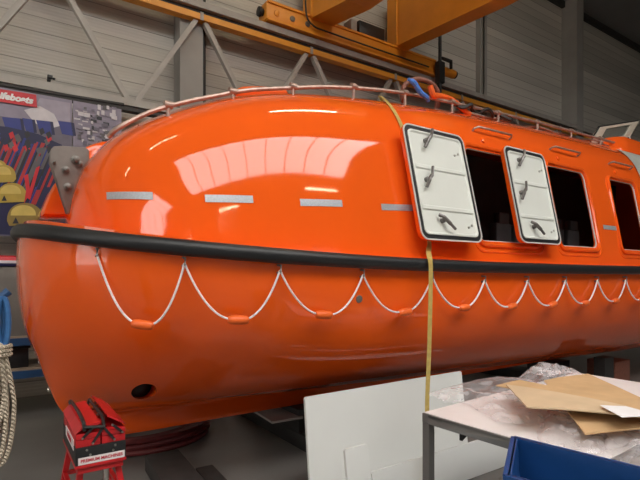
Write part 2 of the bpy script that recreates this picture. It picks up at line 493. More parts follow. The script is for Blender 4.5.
def hb(X): return 1.40 * shape((X - .165) / 2.03, 3, .45)     # fender half breadth


# ---- hull: levels from the sheer down to the keel
#          z     B     stemX  L    n    m    sheer  aft
LV = [(1.655, 1.400, .15, 2.04, 3.0, .45, 1.0, 0),
      (1.58, 1.385, .14, 2.1, 3.0, .45, .95, 0),
      (1.45, 1.380, .135, 2.15, 3.0, .46, .8, 0),
      (1.30, 1.365, .15, 2.25, 2.9, .48, .5, 0),
      (1.15, 1.320, .19, 2.35, 2.8, .51, .25, -.01),
      (1.00, 1.235, .26, 2.5, 2.7, .55, .08, -.03),
      (.86, 1.100, .31, 2.6, 2.5, .60, 0, -.07),
      (.75, .930, .35, 2.7, 2.4, .66, 0, -.11),
      (.66, .720, .385, 2.8, 2.3, .74, 0, -.14),
      (.60, .500, .42, 2.8, 2.2, .82, 0, -.12),
      (.56, .250, .45, 2.8, 2.0, .9, 0, -.06),
      (.54, .070, .47, 1.0, 2.0, .6, 0, 0),
      (.52, .060, .48, .5, 2.0, .5, 0, 0),
      (.44, .055, .54, .4, 2.0, .5, 0, 0),
      (.385, .052, .62, .4, 2.0, .5, 0, 0),
      (.356, .045, .74, .4, 2.0, .5, 0, 0)]
NS = 90
SS = [(k / NS) ** 2.0 for k in range(NS + 1)]


def hull_pt(lv, s, side):
    z, B, sx, L, n, m, sh, aft = lv
    X = sx + (XE - sx) * s
    y = B * shape((X - sx) / L, n, m)
    zz = z + (zs(X) - 1.655) * sh + aft * min(1, max(0, (X - 2.6) / 5))
    return Vector((X, YC + side * y, zz))


def lerp_levels(sub=4):
    out = []
    for i in range(len(LV) - 1):
        p0 = LV[max(0, i - 1)]; p1 = LV[i]; p2 = LV[i + 1]; p3 = LV[min(len(LV) - 1, i + 2)]
        for k in range(sub):
            t = k / sub
            if i >= 10: q = [a + (b - a) * t for a, b in zip(p1, p2)]
            else: q = [.5 * (2 * b + (c - a) * t + (2 * a - 5 * b + 4 * c - d) * t * t + (3 * b - a - 3 * c + d) * t ** 3) for a, b, c, d in zip(p0, p1, p2, p3)]
            out.append(q)
    out.append(LV[-1]); return out


LL = lerp_levels()
m_ = MB()
ring = [-1, 1]
rows = []
for s in SS:
    rows.append([hull_pt(l, s, -1) for l in LL] + [hull_pt(l, s, 1) for l in LL[::-1]])
m_.grid(rows)
nr = len(rows[0]); o = (len(rows) - 1) * nr
m_.add(rows[-1], [tuple(range(nr))])
hull = m_.build('hull', M['orange'], boat, angle=50)
hull['label'] = 'glossy orange hull below the black fender'

# ---- deck
m_ = MB(); rows = []
for s in SS:
    X = .18 + (XE - .18) * s; h = 1.395 * shape((X - .18) / 2.02, 3, .45)
    rows.append([Vector((X, YC + q * h, zs(X) + .045 + .035 * exp(-(X - .09) / .8))) for q in (-1, -.6, 0, .6, 1)])
m_.grid(rows)
rows2 = [[r[0], r[0] - Vector((0, 0, .06))] for r in rows]; m_.grid(rows2)
rows2 = [[r[-1], r[-1] - Vector((0, 0, .06))] for r in rows]; m_.grid(rows2)
m_.build('deck', M['orange'], boat)

# ---- fender
def plan_path(fn, x0, x1, n=60, off=0.0, dz=0.0):
    pts = []
    for k in range(n, -1, -1):
        X = x0 + (x1 - x0) * (k / n) ** 2; pts.append(Vector((X, YC - fn(X) - off, zs(X) + dz)))
    for k in range(1, n + 1):
        X = x0 + (x1 - x0) * (k / n) ** 2; pts.append(Vector((X, YC + fn(X) + off, zs(X) + dz)))
    return pts


pts = plan_path(hb, .165, XE, 70)
# nudge outwards along the plan normal so that the roll sits on the hull edge
fp = []
for i, p in enumerate(pts):
    a = pts[max(0, i - 1)]; b = pts[min(len(pts) - 1, i + 1)]; t = (b - a); nrm = Vector((t.y, -t.x, 0)).normalized()
    if nrm.dot(p - Vector((p.x + .8, YC, p.z))) < 0: nrm = -nrm
    fp.append(p + nrm * .018)
m_ = MB(); m_.tube(fp, .048, 12); m_.build('fender', M['rubber'], boat)

# ---- canopy
XN = .45; BC = 1.28


def z0(X): return zs(X) + .04
def hc(X): return 2.06 * (1 - exp(-1.0 * sqrt(max(0, X - XN)))) * (1 - .05 * exp(-((X - .95) / .55) ** 2))
def bc(X): return BC * shape((X - XN) / 2.1, 3, .46)


PROF = [(1, 0), (.968, .14), (.935, .29), (.892, .44), (.844, .59), (.788, .70), (.735, .765), (.664, .824), (.547, .886), (.39, .942), (.2, .982), (0, 1)]
PS = [Vector((p[0], p[1], 0)) for p in spline([(a, b, 0) for a, b in PROF], 5)]


def surfY(X, z):
    t = (z - z0(X)) / hc(X)
    for a, b in zip(PS, PS[1:]):
        if a.y <= t <= b.y:
            w = a.x + (b.x - a.x) * (t - a.y) / (b.y - a.y); return YC - w * bc(X)
    return YC


def surfZ(X, Y):
    w = abs(YC - Y) / bc(X)
    for a, b in zip(PS, PS[1:]):
        if b.x <= w <= a.x:
            return z0(X) + hc(X) * (a.y + (b.y - a.y) * (a.x - w) / (a.x - b.x))
    return z0(X)


def surfN(X, z, e=.02):
    p = Vector((X, surfY(X, z), z))
    a = Vector((X + e, surfY(X + e, z), z)) - p; b = Vector((X, surfY(X, z + e), z + e)) - p
    n = a.cross(b).normalized()
    return n if n.y < 0 else -n


XC = 9.6
m_ = MB(); rows = []
NC = 110
for k in range(NC + 1):
    X = XN + .0008 + (XC - XN) * (k / NC) ** 2.0
    rows.append([Vector((X, YC - p.x * bc(X), z0(X) + hc(X) * p.y)) for p in PS] + [Vector((X, YC + p.x * bc(X), z0(X) + hc(X) * p.y)) for p in PS[-2::-1]])
m_.grid(rows)
nr = len(rows[0]); m_.add(rows[-1], [tuple(range(nr))]); m_.add(rows[0], [tuple(range(nr))])
canopy = m_.build('canopy', M['orange'], boat, angle=60)
canopy['label'] = 'smooth domed orange canopy above the fender'
# solid shell + window openings
WINX = [(3.60, 4.50), (4.92, 5.68), (6.26, 6.92)]; WZ0, WZ1 = 1.905, 2.785
sol = canopy.modifiers.new('shell', 'SOLIDIFY'); sol.thickness = .035; sol.offset = -1
cut = MB()
for (xa, xb) in WINX:
    poly = rrect(xb - xa, WZ1 - WZ0, .075)
    cx, cz = (xa + xb) / 2, (WZ0 + WZ1) / 2
    cut.prism([(cx + x, 2.3, cz + z) for x, z in poly], (0, 1.1, 0))
cuto = cut.build('cutter', M['orange'], smooth=False)
bo = canopy.modifiers.new('cut', 'BOOLEAN'); bo.object = cuto; bo.operation = 'DIFFERENCE'; bo.solver = 'EXACT'
bpy.context.view_layer.update()
dg = bpy.context.evaluated_depsgraph_get()
cuto.parent = None; cuto.location = Vector((0, 0, 0)); canopy_w = Vector(canopy['_w'])
bpy.context.view_layer.update(); dg = bpy.context.evaluated_depsgraph_get()
nm = bpy.data.meshes.new_from_object(canopy.evaluated_get(dg)); canopy.modifiers.clear()
old = canopy.data; canopy.data = nm; bpy.data.meshes.remove(old); nm.name = 'canopy'
om = cuto.data; bpy.data.objects.remove(cuto); bpy.data.meshes.remove(om)
nm.polygons.foreach_set('use_smooth', [True] * len(nm.polygons)); nm.set_sharp_from_angle(angle=math.radians(35))

# interior seen through the openings
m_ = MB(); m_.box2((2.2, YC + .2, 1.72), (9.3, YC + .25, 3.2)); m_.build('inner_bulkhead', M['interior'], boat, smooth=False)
for i, X in enumerate((3.95, 4.35, 5.15, 5.55, 6.35, 6.75)):
    m_ = MB(); m_.box((X, YC - .35, 1.98), (.30, .12, .50)); m_.box((X, YC - .52, 1.80), (.32, .36, .08)); m_.box((X, YC - .37, 2.29), (.2, .09, .14)); m_.build('seat', M['seat'], boat, bevel=.02)

# coamings round the openings
for (xa, xb) in WINX:
    poly = rrect(xb - xa + .07, WZ1 - WZ0 + .07, .10); cx, cz = (xa + xb) / 2, (WZ0 + WZ1) / 2
    pp = [Vector((cx + x, surfY(cx + x, cz + z) - .004, cz + z)) for x, z in poly]
    m_ = MB(); m_.tube(pp, .022, 8, closed=True); m_.build('window_coaming', M['orange'], boat)
    poly = rrect(xb - xa + .16, WZ1 - WZ0 + .13, .12)
    pp = [Vector((cx + x, surfY(cx + x, cz + z - .03) + .008, cz + z - .03)) for x, z in poly]
    m_ = MB(); m_.tube(pp, .018, 8, closed=True); m_.build('window_surround', M['orange'], boat)
    poly = rrect(xb - xa + .0, WZ1 - WZ0 + .0, .075)
    pp = [Vector((cx + x, surfY(cx + x, cz + z) + .012, cz + z)) for x, z in poly]
    m_ = MB(); m_.tube(pp, .009, 6, closed=True); m_.build('window_trim', M['white_rim'], boat)

# hatches folded open against the side
def hatch(x0, x1, zb, zt, off):
    cx, cz = (x0 + x1) / 2, (zb + zt) / 2; w, h = x1 - x0, zt - zb
    pb = Vector((cx, surfY(cx, zb) - off, zb)); pt = Vector((cx, surfY(cx, zt) - off + .0, zt))
    up = (pt - pb).normalized(); ux = Vector((1, 0, 0)); nrm = ux.cross(up).normalized()   # towards -Y
    if nrm.y > 0: nrm = -nrm
    C = (pb + pt) / 2; hh = (pt - pb).length
    def P(x, y, d): return C + ux * x + up * y + nrm * d
    def ringmesh(polyA, dA, polyB, dB, mb): mb.grid([[P(x, y, dA) for x, y in polyA], [P(x, y, dB) for x, y in polyB]], closeu=True)
    pan = MB()
    o = rrect(w, hh, .075); i1 = rrect(w * .96, hh * .97, .07)
    prof = [(rrect(w * .86, hh * .9, .05), -.055), (rrect(w * .97, hh * .975, .07), -.04), (o, -.012), (o, .006)]
    pan.grid([[P(x, y, d) for x, y in pl] for pl, d in prof], closeu=True)
    n = len(o); pan.add([P(x, y, -.055) for x, y in prof[0][0]], [tuple(range(n))])
    pan.add([P(x, y, .004) for x, y in o], [tuple(range(n))])
    hp = pan.build('hatch', M['orange'], boat, angle=40)
    hp['label'] = 'orange hatch folded open showing its white inner face'
    r = MB(); ri = rrect(w - .022, hh - .022, .066)
    r.grid([[P(x, y, d) for x, y in pl] for pl, d in ((o, .004), (o, .014), (ri, .014), (ri, .004))], closeu=True); q = r.build('rim', M['white_rim'], hp); q['label'] = 'thin pale rim around the hatch'
    g = MB(); go, gi = rrect(w - .026, hh - .026, .066), rrect(w - .088, hh - .088, .045)
    g.grid([[P(x, y, d) for x, y in pl] for pl, d in ((go, .004), (go, .010), (gi, .010), (gi, .004))], closeu=True); q = g.build('gasket', M['gasket'], hp); q['label'] = 'black rubber gasket inside the hatch rim'
    f = MB(); fi = rrect(w - .092, hh - .092, .045); f2 = rrect(w - .115, hh - .115, .04); f3 = rrect(w - .14, hh - .14, .03)
    f.grid([[P(x, y, d) for x, y in pl] for pl, d in ((fi, .005), (fi, .016), (f2, .018), (f3, .007))], closeu=True); f.add([P(x, y, .007) for x, y in f3], [tuple(range(n))])
    q = f.build('inner_panel', M['white_grp'], hp); q['label'] = 'white inner panel of the hatch'
    for yy in (hh * .13, -hh * .225):
        b = MB(); b.grid([[P(sx, yy + a, d) for sx in (-w / 2 + .065, w / 2 - .065)] for a, d in ((-.024, .007), (-.014, .018), (.012, .018), (.022, .007))]); b.build('stiffener', M['white_grp'], hp)
    # latch levers
    for (lx, ly, an, kind) in ((-.13, hh * .37, 55, 0), (-.20, hh * .015, 60, 0), (-.10, -hh * .33, -40, 1)):
        l = MB(); a = math.radians(an); dx, dy = cos(a), sin(a)
        base = P(lx - dx * .02, ly - dy * .02, .0)
        l.lathe(P(lx, ly, .007), nrm, [(0, .022), (.025, .02), (.03, .012), (.04, .012)], 12)
        path = [P(lx - dx * .075, ly - dy * .075 - .01, .035), P(lx - dx * .03, ly - dy * .03, .05), P(lx, ly, .052), P(lx + dx * .05, ly + dy * .05 - .012, .06), P(lx + dx * .12, ly + dy * .12, .05)]
        l.tube(spline(path, 5), [.014] * 5 + [.016] * 10 + [.012] * 6, 8)
        q = l.build('latch_lever', M['lever'], hp); q['label'] = 'dark steel latch lever'
    for yy in (hh * .30, -hh * .36):
        for q_ in (-.02, .025):
            b = MB(); b.lathe(P(w * .32 + q_, yy + q_ * .4, .006), nrm, [(0, .012), (.008, .010)], 8); b.build('hinge_bolt', M['steel'], hp)
    # hinge arms reach from the hatch edge to the opening
    for yy in (hh * .3, -hh * .3):
        b = MB(); b.bar(P(w / 2 - .03, yy, -.035), P(w / 2 + .15, yy, -off - .02), .05, .02, up=nrm); b.build('hinge_arm', M['orange'], hp, smooth=False)
    return hp


hatch(2.72, 3.455, 1.87, 2.83, .125)
hatch(4.01, 4.69, 1.895, 2.835, .125)

# grab handles above the openings
for X in (3.85, 5.13, 6.42):
    zz = 3.0; m_ = MB(); L = .56; pts = []
    for (dx, dn) in ((0, -.02), (0, .03), (.03, .055), (L / 2, .055), (L - .03, .055), (L, .03), (L, -.02)):
        n = surfN(X + dx, zz); n = Vector((n.x * .2, n.y, n.z)).normalized(); pts.append(Vector((X + dx, surfY(X + dx, zz), zz)) + n * dn)
    m_.tube(pts, .011, 8); m_.build('grab_handle', M['rail_brown'], boat)
    # small cleats below
    m_ = MB()
    for q in (.08,):
        m_.lathe(Vector((X + q, surfY(X + q, 2.9), 2.9)), surfN(X + q, 2.9), [(-.01, .03), (.012, .026), (.018, .012)], 10)
    m_.build('stud', M['orange'], boat)

# reflective tape
TZ = lambda X: 2.045 + .03 * min(1, X / 2)
for px0, px1, py0, py1 in ((107, 153, 196, 196), (205, 253, 198.5, 199.5), (300, 342, 202.5, 203.5), (381, 412, 207, 208), (603, 616, 227, 228.5)):
    def hit(px, py):
        Y = 2.75
        for _ in range(30):
            p = atY(px, py, Y); Y = .5 * Y + .5 * surfY(max(XN + .01, p.x), p.z)
        return atY(px, py, Y)
    a, b = hit(px0, py0), hit(px1, py1); rows = []
    for k in range(9):
        X = a.x + (b.x - a.x) * k / 8; z = a.z + (b.z - a.z) * k / 8; row = []
        for dz in (-.025, .0, .025):
            n = surfN(X, z + dz); row.append(Vector((X, surfY(X, z + dz), z + dz)) + n * .004)
        rows.append(row)
    m_ = MB(); m_.grid(rows); q = m_.build('reflective_tape', M['tape'], boat); q['label'] = 'grey reflective tape strip'

# release hook bracket on the foredeck
br = [(50, 151), (53, 148), (60, 147.5), (84, 149), (88, 152), (88, 168), (78, 196), (70, 214), (66, 214), (55, 180), (49, 163)]
m_ = MB()
for dy in (0, .07):
    m_.prism([atY(x, y, 4.0) + Vector((0, dy - .06, 0)) for x, y in br], (0, .018, 0))
bk = m_.build('release_bracket', M['bracket'], boat, bevel=.004); bk['label'] = 'grey steel release hook bracket on the foredeck'
for (x, y, r) in ((66, 170, .024), (68, 187, .024), (76, 160, .028), (80, 164, .02), (54, 163, .012)):
    p = atY(x, y, 3.94); m_ = MB(); m_.lathe(p, (0, -1, 0), [(-.005, r * 1.25), (.008, r * 1.2), (.01, r * .8), (.04, r * .75), (.045, r * .4)], 10); m_.build('bolt', M['dark_steel'], bk)
# orange fairing on the far side of the foredeck
m_ = MB()
fpoly = [(40, 216), (53, 186), (63, 172), (78, 150), (92, 143), (108, 138), (120, 150), (110, 216)]
m_.prism([atY(x, y, 4.22) for x, y in fpoly], (0, .55, 0)); m_.build('foredeck_fairing', M['orange'], boat, bevel=.05)
m_ = MB(); p = atY(60, 216, 3.9); m_.box((p.x, 3.95, zs(p.x) + .065), (.10, .06, .04)); m_.build('deck_cleat', M['white_rim'], boat, bevel=.008)

# stem bolts (right on the stem)
for (x, y) in ((24, 325), (27.5, 340), (32, 352), (36, 362), (45, 390)):
    p = atY(x, y, 4.03); m_ = MB(); m_.lathe(p + Vector((.05, 0, 0)), (-1, .2, 0), [(-.03, .010), (.02, .010), (.021, .015), (.034, .015), (.038, .006)], 8); m_.build('stem_bolt', M['steel'], boat)

# thruster hole in the forefoot
def hull_hit(px, py):
    bestt = None
    o_ = Vector((0, 0, CZ)); d = ray(px, py)
    ok, loc, nrm, _ = hull.ray_cast(o_ - Vector(boat['_w']), d)
    return (loc + Vector(boat['_w']), nrm) if ok else (None, None)
bpy.context.view_layer.update()
p, n = hull_hit(144, 392)
if p is not None:
    cut = MB(); cut.lathe(p + Vector((-.036, -.3, 0)), (0.12, 1, 0), [(0, .078), (.85, .078)], 28)
    cuto = cut.build('cutter', M['black'], smooth=False)
    bo = hull.modifiers.new('cut', 'BOOLEAN'); bo.object = cuto; bo.operation = 'DIFFERENCE'; bo.solver = 'EXACT'
    bpy.context.view_layer.update(); dg = bpy.context.evaluated_depsgraph_get()
    nm = bpy.data.meshes.new_from_object(hull.evaluated_get(dg)); hull.modifiers.clear(); old = hull.data; hull.data = nm; bpy.data.meshes.remove(old); nm.name = 'hull'
    om = cuto.data; bpy.data.objects.remove(cuto); bpy.data.meshes.remove(om)
    m_ = MB(); m_.lathe(p + Vector((.03, .16, 0)), (0, 1, 0), [(0, .03), (.03, .084), (.06, .03)], 16); q = m_.build('thruster_grille', M['rubber'], boat); q['label'] = 'dark fitting inside the round opening low on the bow'
    bpy.context.view_layer.update()

p, n = hull_hit(359, 299)
if p is not None:
    if n.y > 0: n = -n
    m_ = MB(); m_.lathe(p, n, [(-.005, .028), (.006, .026), (.008, .01)], 14); m_.build('skin_fitting', M['dark_steel'], boat)

# grab line with floats
HX = [.50, .92, 1.475, 2.115, 2.80, 3.435, 4.055, 4.695, 5.325, 5.965, 6.60, 7.24]
def hook_pos(X):
    z = zs(X) - .085 - (.02 if X > 3 else 0)
    return Vector((X, YC - hb(X) - .012, z))
for X in HX:
    p = hook_pos(X); m_ = MB(); m_.tube([p + Vector((0, .05, .03)), p + Vector((0, -.012, .025)), p + Vector((0, -.014, -.012)), p + Vector((0, .03, -.02))], .008, 6); m_.build('line_hook', M['dark_steel'], boat)
FL = [.50, .535, .475, .6, .6, .62, .64, .60, .62, .6, .55]
SG = [.38, .315, .275, .265, .235, .235, .24, .24, .235, .24, .24]
for i in range(len(HX) - 1):
    a, b = hook_pos(HX[i]), hook_pos(HX[i + 1]); pts = []; N = 36
    for k in range(N + 1):
        t = k / N; tt = t + .055 * sin(2 * pi * t) * .6
        X = a.x + (b.x - a.x) * tt
        prof_ = 1 - abs(2 * t - 1) ** 2.9
        y = YC - hb(X) - .014 - .012 * sin(pi * t)
        pts.append(Vector((X, y, a.z + (b.z - a.z) * t - SG[i] * prof_ - .005)))
    m_ = MB(); m_.tube(pts, (.0068 if i < 4 else .0076), 8); ln = m_.build('grab_line', M['rope_white'], boat)
    if i == 0: ln['label'] = 'white grab line looped below the fender'
    j = int(FL[i] * N); pA, pB = pts[max(0, j - 2)], pts[min(N, j + 2)]; d = (pB - pA).normalized(); c = pts[j]
    m_ = MB(); m_.lathe(c - d * .062, d, [(0, .016), (.01, .024), (.03, .028), (.09, .028), (.114, .024), (.124, .016)], 12); fl = m_.build('float', M['orange_matte'], ln); fl['label'] = 'orange float threaded on the grab line'

# roof rail
rp = [(.66, 3.56, 2.55), (.708, 3.5, 2.604), (.921, 3.5, 2.754), (1.173, 3.5, 2.876), (1.406, 3.5, 2.969), (1.7, 3.5, 3.078), (2.071, 3.5, 3.175), (2.484, 3.5, 3.274), (3.071, 3.5, 3.374), (3.611, 3.5, 3.429), (4.393, 3.5, 3.475), (5.33, 3.5, 3.518), (6.222, 3.5, 3.549), (8.556, 3.5, 3.60), (9.4, 3.5, 3.62)]
m_ = MB(); m_.tube(spline(rp, 5), .017, 8); rail = m_.build('roof_rail', M['rail_brown'], boat); rail['label'] = 'worn steel rail along the roof edge'
for X in (1.05, 1.55, 2.1, 2.75, 3.4, 4.1, 4.9, 5.7, 6.5, 7.3, 8.2):
    zt = [q.z for q in spline(rp, 5) if q.x >= X][0]
    m_ = MB(); m_.tube([(X, 3.5, min(surfZ(X, 3.5), zt) - .03), (X, 3.5, zt)], .014, 8); m_.lathe((X - .03, 3.5, zt), (1, 0, 0), [(0, .028), (.06, .028)], 10); m_.build('stanchion', M['rail_brown'], rail)
# second, farther rail
rq = [(X, 4.5, z - .02) for X, Y, z in rp[2:]]
m_ = MB(); m_.tube(spline(rq, 4), .02, 8); m_.build('roof_rail', M['rail_brown'], boat)
# mooring lines lying along the rail
m_ = MB(); pts = [(X, 3.55 + .03 * sin(X * 5), surfZ(X, 3.55) + .02 + .012 * sin(X * 9)) for X in [3.9 + .12 * k for k in range(46)]]
m_.tube(pts, .016, 6); m_.build('roof_line', M['rail_brown'], boat)

# cupola with an opened roof window at the stern end
m_ = MB()
rows = []
for (dz, sc) in ((0, 1), (.16, .95), (.27, .86), (.30, .74)):
    rows.append([Vector((8.55 + x * sc, 4.0 + y * sc, 3.42 + dz)) for x, y in rrect(1.9, 1.3, .25)])
m_.grid(rows, closeu=True); n = len(rows[0]); m_.add(rows[-1], [tuple(range(n))]); cup = m_.build('cupola', M['orange'], boat)
corners = [atY(591, 144, 3.6), atY(601, 127, 3.6), atY(639, 121, 3.7), atY(630, 137, 3.7)]
C = sum(corners, Vector()) / 4
def lerp4(k, f): return C + (corners[k] - C) * f
nrm = (corners[1] - corners[0]).cross(corners[2] - corners[0]).normalized()
m_ = MB()
for sgn in (0, .05):
    pass
outer = [lerp4(k, 1) for k in range(4)]; inner = [lerp4(k, .66) for k in range(4)]
m_.grid([outer, inner, [p + nrm * .05 for p in inner], [p + nrm * .05 for p in outer], outer], closeu=True)
fr = m_.build('roof_window_frame', M['skin_pink'], boat, smooth=False); fr['label'] = 'beige window frame tilted open on the roof'
m_ = MB(); m_.prism([lerp4(k, .67) + nrm * .02 for k in range(4)], nrm * .008); m_.build('glass_pane', M['glass'], fr, smooth=False)
m_ = MB(); m_.tube([lerp4(k, 1.02) + nrm * .025 for k in (0, 1, 2, 3)], .016, 6, closed=True); m_.build('seal', M['rubber'], fr)
m_ = MB()
for k in (0, 3): m_.tube([lerp4(k, 1), lerp4(k, 1) - Vector((0, -.02, max(.05, lerp4(k, 1).z - surfZ(lerp4(k, 1).x, lerp4(k, 1).y) + .02)))], .015, 6)
m_.build('stay', M['steel'], fr)
# pale edge of the stern shelter at far right
X = 7.55
pp = []
rows = []
for X in (7.18, 7.5, 8.0, 8.5):
    rows.append([Vector((X, surfY(X, z), z)) + surfN(X, z) * .012 for z in [2.72 + .03 * k for k in range(22)]])
m_ = MB(); m_.grid(rows); q = m_.build('stern_panel', M['offwhite'], boat); q['label'] = 'pale grey panel at the stern end of the canopy'

# ================================================= THINGS ON THE BOAT
# yellow lashing strap over the canopy, hanging to the floor
sp = []
X = 3.05
for px, py in ((380, 97), (386, 102), (393, 111), (399, 122), (403, 133)):
    Y = 3.0
    for _ in range(40):
        p = atY(px, py, Y)
        Y = .6 * Y + .4 * surfY(p.x, min(p.z, z0(p.x) + hc(p.x) * .999))
    sp.append(atY(px, py, Y))
sp = [Vector((3.25, 3.9, surfZ(3.25, 3.9) + .006)), Vector((3.22, 3.65, surfZ(3.22, 3.65) + .006))] + sp
q0 = sp[-1]; q1_ = atY(427, 243, 2.765)
for k in range(1, 6):
    t = k / 5; X = q0.x + (q1_.x - q0.x) * t; z = q0.z + (q1_.z - q0.z) * t; sp.append(Vector((X, surfY(X, z) - .006, z)))
f0 = atY(430.5, 262, 2.53); f1 = atY(427, 405, 2.46)
sp += [atY(428.5, 251, 2.68), atY(429.6, 258, 2.545), atY(430.2, 262, 2.518), atY(430.6, 268, 2.514), atY(430.4, 290, 2.508), atY(429, 350, 2.48), f1, Vector((f1.x - .02, 2.43, .45)), Vector((f1.x - .03, 2.42, .02))]
for i in range(2, 7):
    sp[i] = sp[i] + surfN(sp[i].x, min(sp[i].z, z0(sp[i].x) + hc(sp[i].x) * .98)) * .008
sp = spline(sp, 6)
m_ = MB(); rows = []
for i, p in enumerate(sp):
    a = sp[max(0, i - 1)]; b = sp[min(len(sp) - 1, i + 1)]; t = (b - a).normalized()
    w = Vector((1, 0, 0)); w = (w - t * w.dot(t)).normalized()
    tw = 0.0
    n = t.cross(w); hw = .021
    rows.append([p - w * hw, p + w * hw, p + w * hw + n * .003, p - w * hw + n * .003])
m_.grid(rows, closeu=True)
tag(m_.build('lashing_strap', M['webbing']), 'yellow webbing strap slung over the canopy and hanging beside the first hatch', 'strap')

# bundle on the roof
q = atY(418, 88, 3.62)
m_ = MB()
for k in range(3):
    c = Vector((q.x + .05 + .03 * k, 3.62 + .04 * k, 3.42)); pts = []
    for j in range(15):
        a = pi * j / 14; pts.append(c + Vector((-.25 * cos(a), .05 * sin(a * 2), (.25 + .025 * k) * sin(a))))
    m_.tube(pts, .022, 8)
tag(m_.build('hose_coil', M['brown']), 'brown hose looped over the rail on top of the roof', 'hose')
m_ = MB(); c = Vector((q.x - .22, 3.44, 3.40)); m_.tube(spline([c + Vector((-.10, 0, .13)), c + Vector((-.02, -.01, .10)), c + Vector((.06, -.01, .03)), c + Vector((.16, 0, .0)), c + Vector((.20, .02, -.02))], 6), [.016] * 3 + [.026] * 16 + [.02] * 6, 8)
tag(m_.build('blue_sling', M['blue_bright']), 'bright blue webbing sling bunched up on the roof rail', 'sling')
m_ = MB(); c = Vector((q.x + .10, 3.5, 3.42)); m_.tube(spline([c + Vector((-.08, -.03, .13)), c + Vector((-.03, -.03, .04)), c + Vector((.06, -.01, .06)), c + Vector((.3, .02, .08)), c + Vector((.55, .03, .0)), c + Vector((.62, .03, -.02))], 6), .03, 8)
tag(m_.build('rescue_quoit', M['orange_matte']), 'orange padded line end lying on the roof beside the brown hose', 'line')
m_ = MB(); pts = [(q.x + .35 + .1 * k, 3.5 + .05 * sin(k * 1.7), 3.46 + .03 * sin(k * 2.3)) for k in range(12)]; m_.tube(spline(pts, 3), .02, 6)
tag(m_.build('roof_cable', M['dark']), 'black cable trailing along the roof rail behind the hose', 'cable')
# orange roll lying on the roof near the bow
pA, pB = atY(240, 97, 3.85), atY(292, 93, 3.85)
zc = lambda X, Y: surfZ(X, Y)
m_ = MB(); pts = []
for k in range(13):
    t = k / 12; X = pA.x + (pB.x - pA.x) * t; pts.append(Vector((X, 3.95, surfZ(X, 3.95) + .065)))
m_.tube(pts, [.02, .045] + [.055] * 9 + [.045, .02], 12)
tag(m_.build('life_buoy_roll', M['orange_matte']), 'orange padded roll lying on the bow end of the roof', 'roll')

# ===================================================== POSTERS ON THE WALL
PY = 6.93
def ink(mb, pts, m, d):
    mb.add([atY(x, y, PY) + Vector((0, -d, 0)) for x, y in pts], [tuple(range(len(pts)))], m)
def ptop(x): return 86.5 + x * .165
m_ = MB()
m_.prism([atY(x, y, PY) for x, y in ((-60, 77), (72, 98.5), (72, 240), (-60, 232))], (0, .012, 0), M['ink_bg'])
ink(m_, [(-60, 100), (0, 116), (40, 122), (72, 128), (72, 240), (-60, 232)], M['ink_bg2'], .001)
ink(m_, [(40, 98), (70, 103), (70, 122), (30, 116)], M['ink_bg3'], .0015)
ink(m_, [(24, 110), (40, 106), (54, 114), (60, 126), (45, 130), (34, 122)], M['ink_pale'], .002)
# blue seat backs
for x, y, w in ((2, 117, 18), (22, 118, 10), (36, 120, 14), (58, 121, 13)):
    ink(m_, [(x, y), (x + w, y + 1.5), (x + w + 2, y + 15), (x + 4, y + 13)], M['ink_blue'], .003)
    ink(m_, [(x + w, y + 1.5), (x + w + 3, y + 2), (x + w + 5, y + 15), (x + w + 2, y + 15)], M['ink_navy'], .0032)
# dark pile of suits and belts
ink(m_, [(-59, 122), (-20, 124), (8, 127), (38, 134), (62, 145), (66, 238), (-59, 231)], M['ink_navy'], .0035)
rnd = random.Random(3)
for i in range(96):
    x = rnd.uniform(-36, 58); y = rnd.uniform(128, 150) + max(0, x) * .35; L = rnd.uniform(18, 52); w = rnd.uniform(1.2, 4.2)
    c = ('ink_blue', 'ink_blue', 'ink_red2', 'ink_black', 'ink_grey', 'ink_navy', 'ink_red2')[i % 7]
    x2 = x - L * .42; y2 = y + L
    if y2 > 234: y2 = 234
    if x + w > 70: continue
    ink(m_, [(x, y), (x + w, y + 1), (x2 + w, y2), (x2, y2)], M[c],   .004 + .0001 * i)
for i in range(18):
    x = rnd.uniform(-2, 54); y = rnd.uniform(128, 150)
    ink(m_, [(x, y), (x + 4, y - 2), (x + 6, y + 3), (x + 2, y + 6)], M[('ink_black', 'ink_red', 'ink_grey')[i % 3]], .0125 + .0001 * i)
def blob(cx, cy, rx, ry, m, d, a0=0, a1=2 * pi, rot=0):
    ps = []
    for k in range(22):
        a = a0 + (a1 - a0) * k / 21; x = rx * cos(a); y = -ry * sin(a); ps.append((cx + x * cos(rot) - y * sin(rot), cy + x * sin(rot) + y * cos(rot)))
    ink(m_, ps, m, d)
def dome(x0, x1, y0, y1, c, k):
    n = 20; cx = (x0 + x1) / 2; rx = (x1 - x0) / 2; h = y1 - y0
    ink(m_, [(cx + rx * cos(pi * i / n), y1 - h * .22 - h * .78 * sin(pi * i / n) ** .8) for i in range(n + 1)] + [(x0 + rx * .12, y1), (x1 - rx * .2, y1 - h * .05)], M[c], .0145 + .0008 * k)
    ink(m_, [(cx + rx * .7 * cos(pi * i / n) - rx * .1, y1 - h * .45 - h * .45 * sin(pi * i / n) ** .8) for i in range(n + 1)], M['ink_yellow3'], .0148 + .0008 * k)
    ink(m_, [(x0 + rx * .3, y1 - h * .1), (x0 + rx * .48, y1 - h * .38), (x0 + rx * .66, y1 - h * .1)], M['ink_black'], .0150 + .0008 * k)
dome(-14, 8, 160, 176, 'ink_yellow', 0); dome(-8, 16, 165, 183, 'ink_yellow', 1); dome(-3, 27, 183, 203, 'ink_yellow', 2); dome(7, 43, 203, 226, 'ink_yellow2', 3)
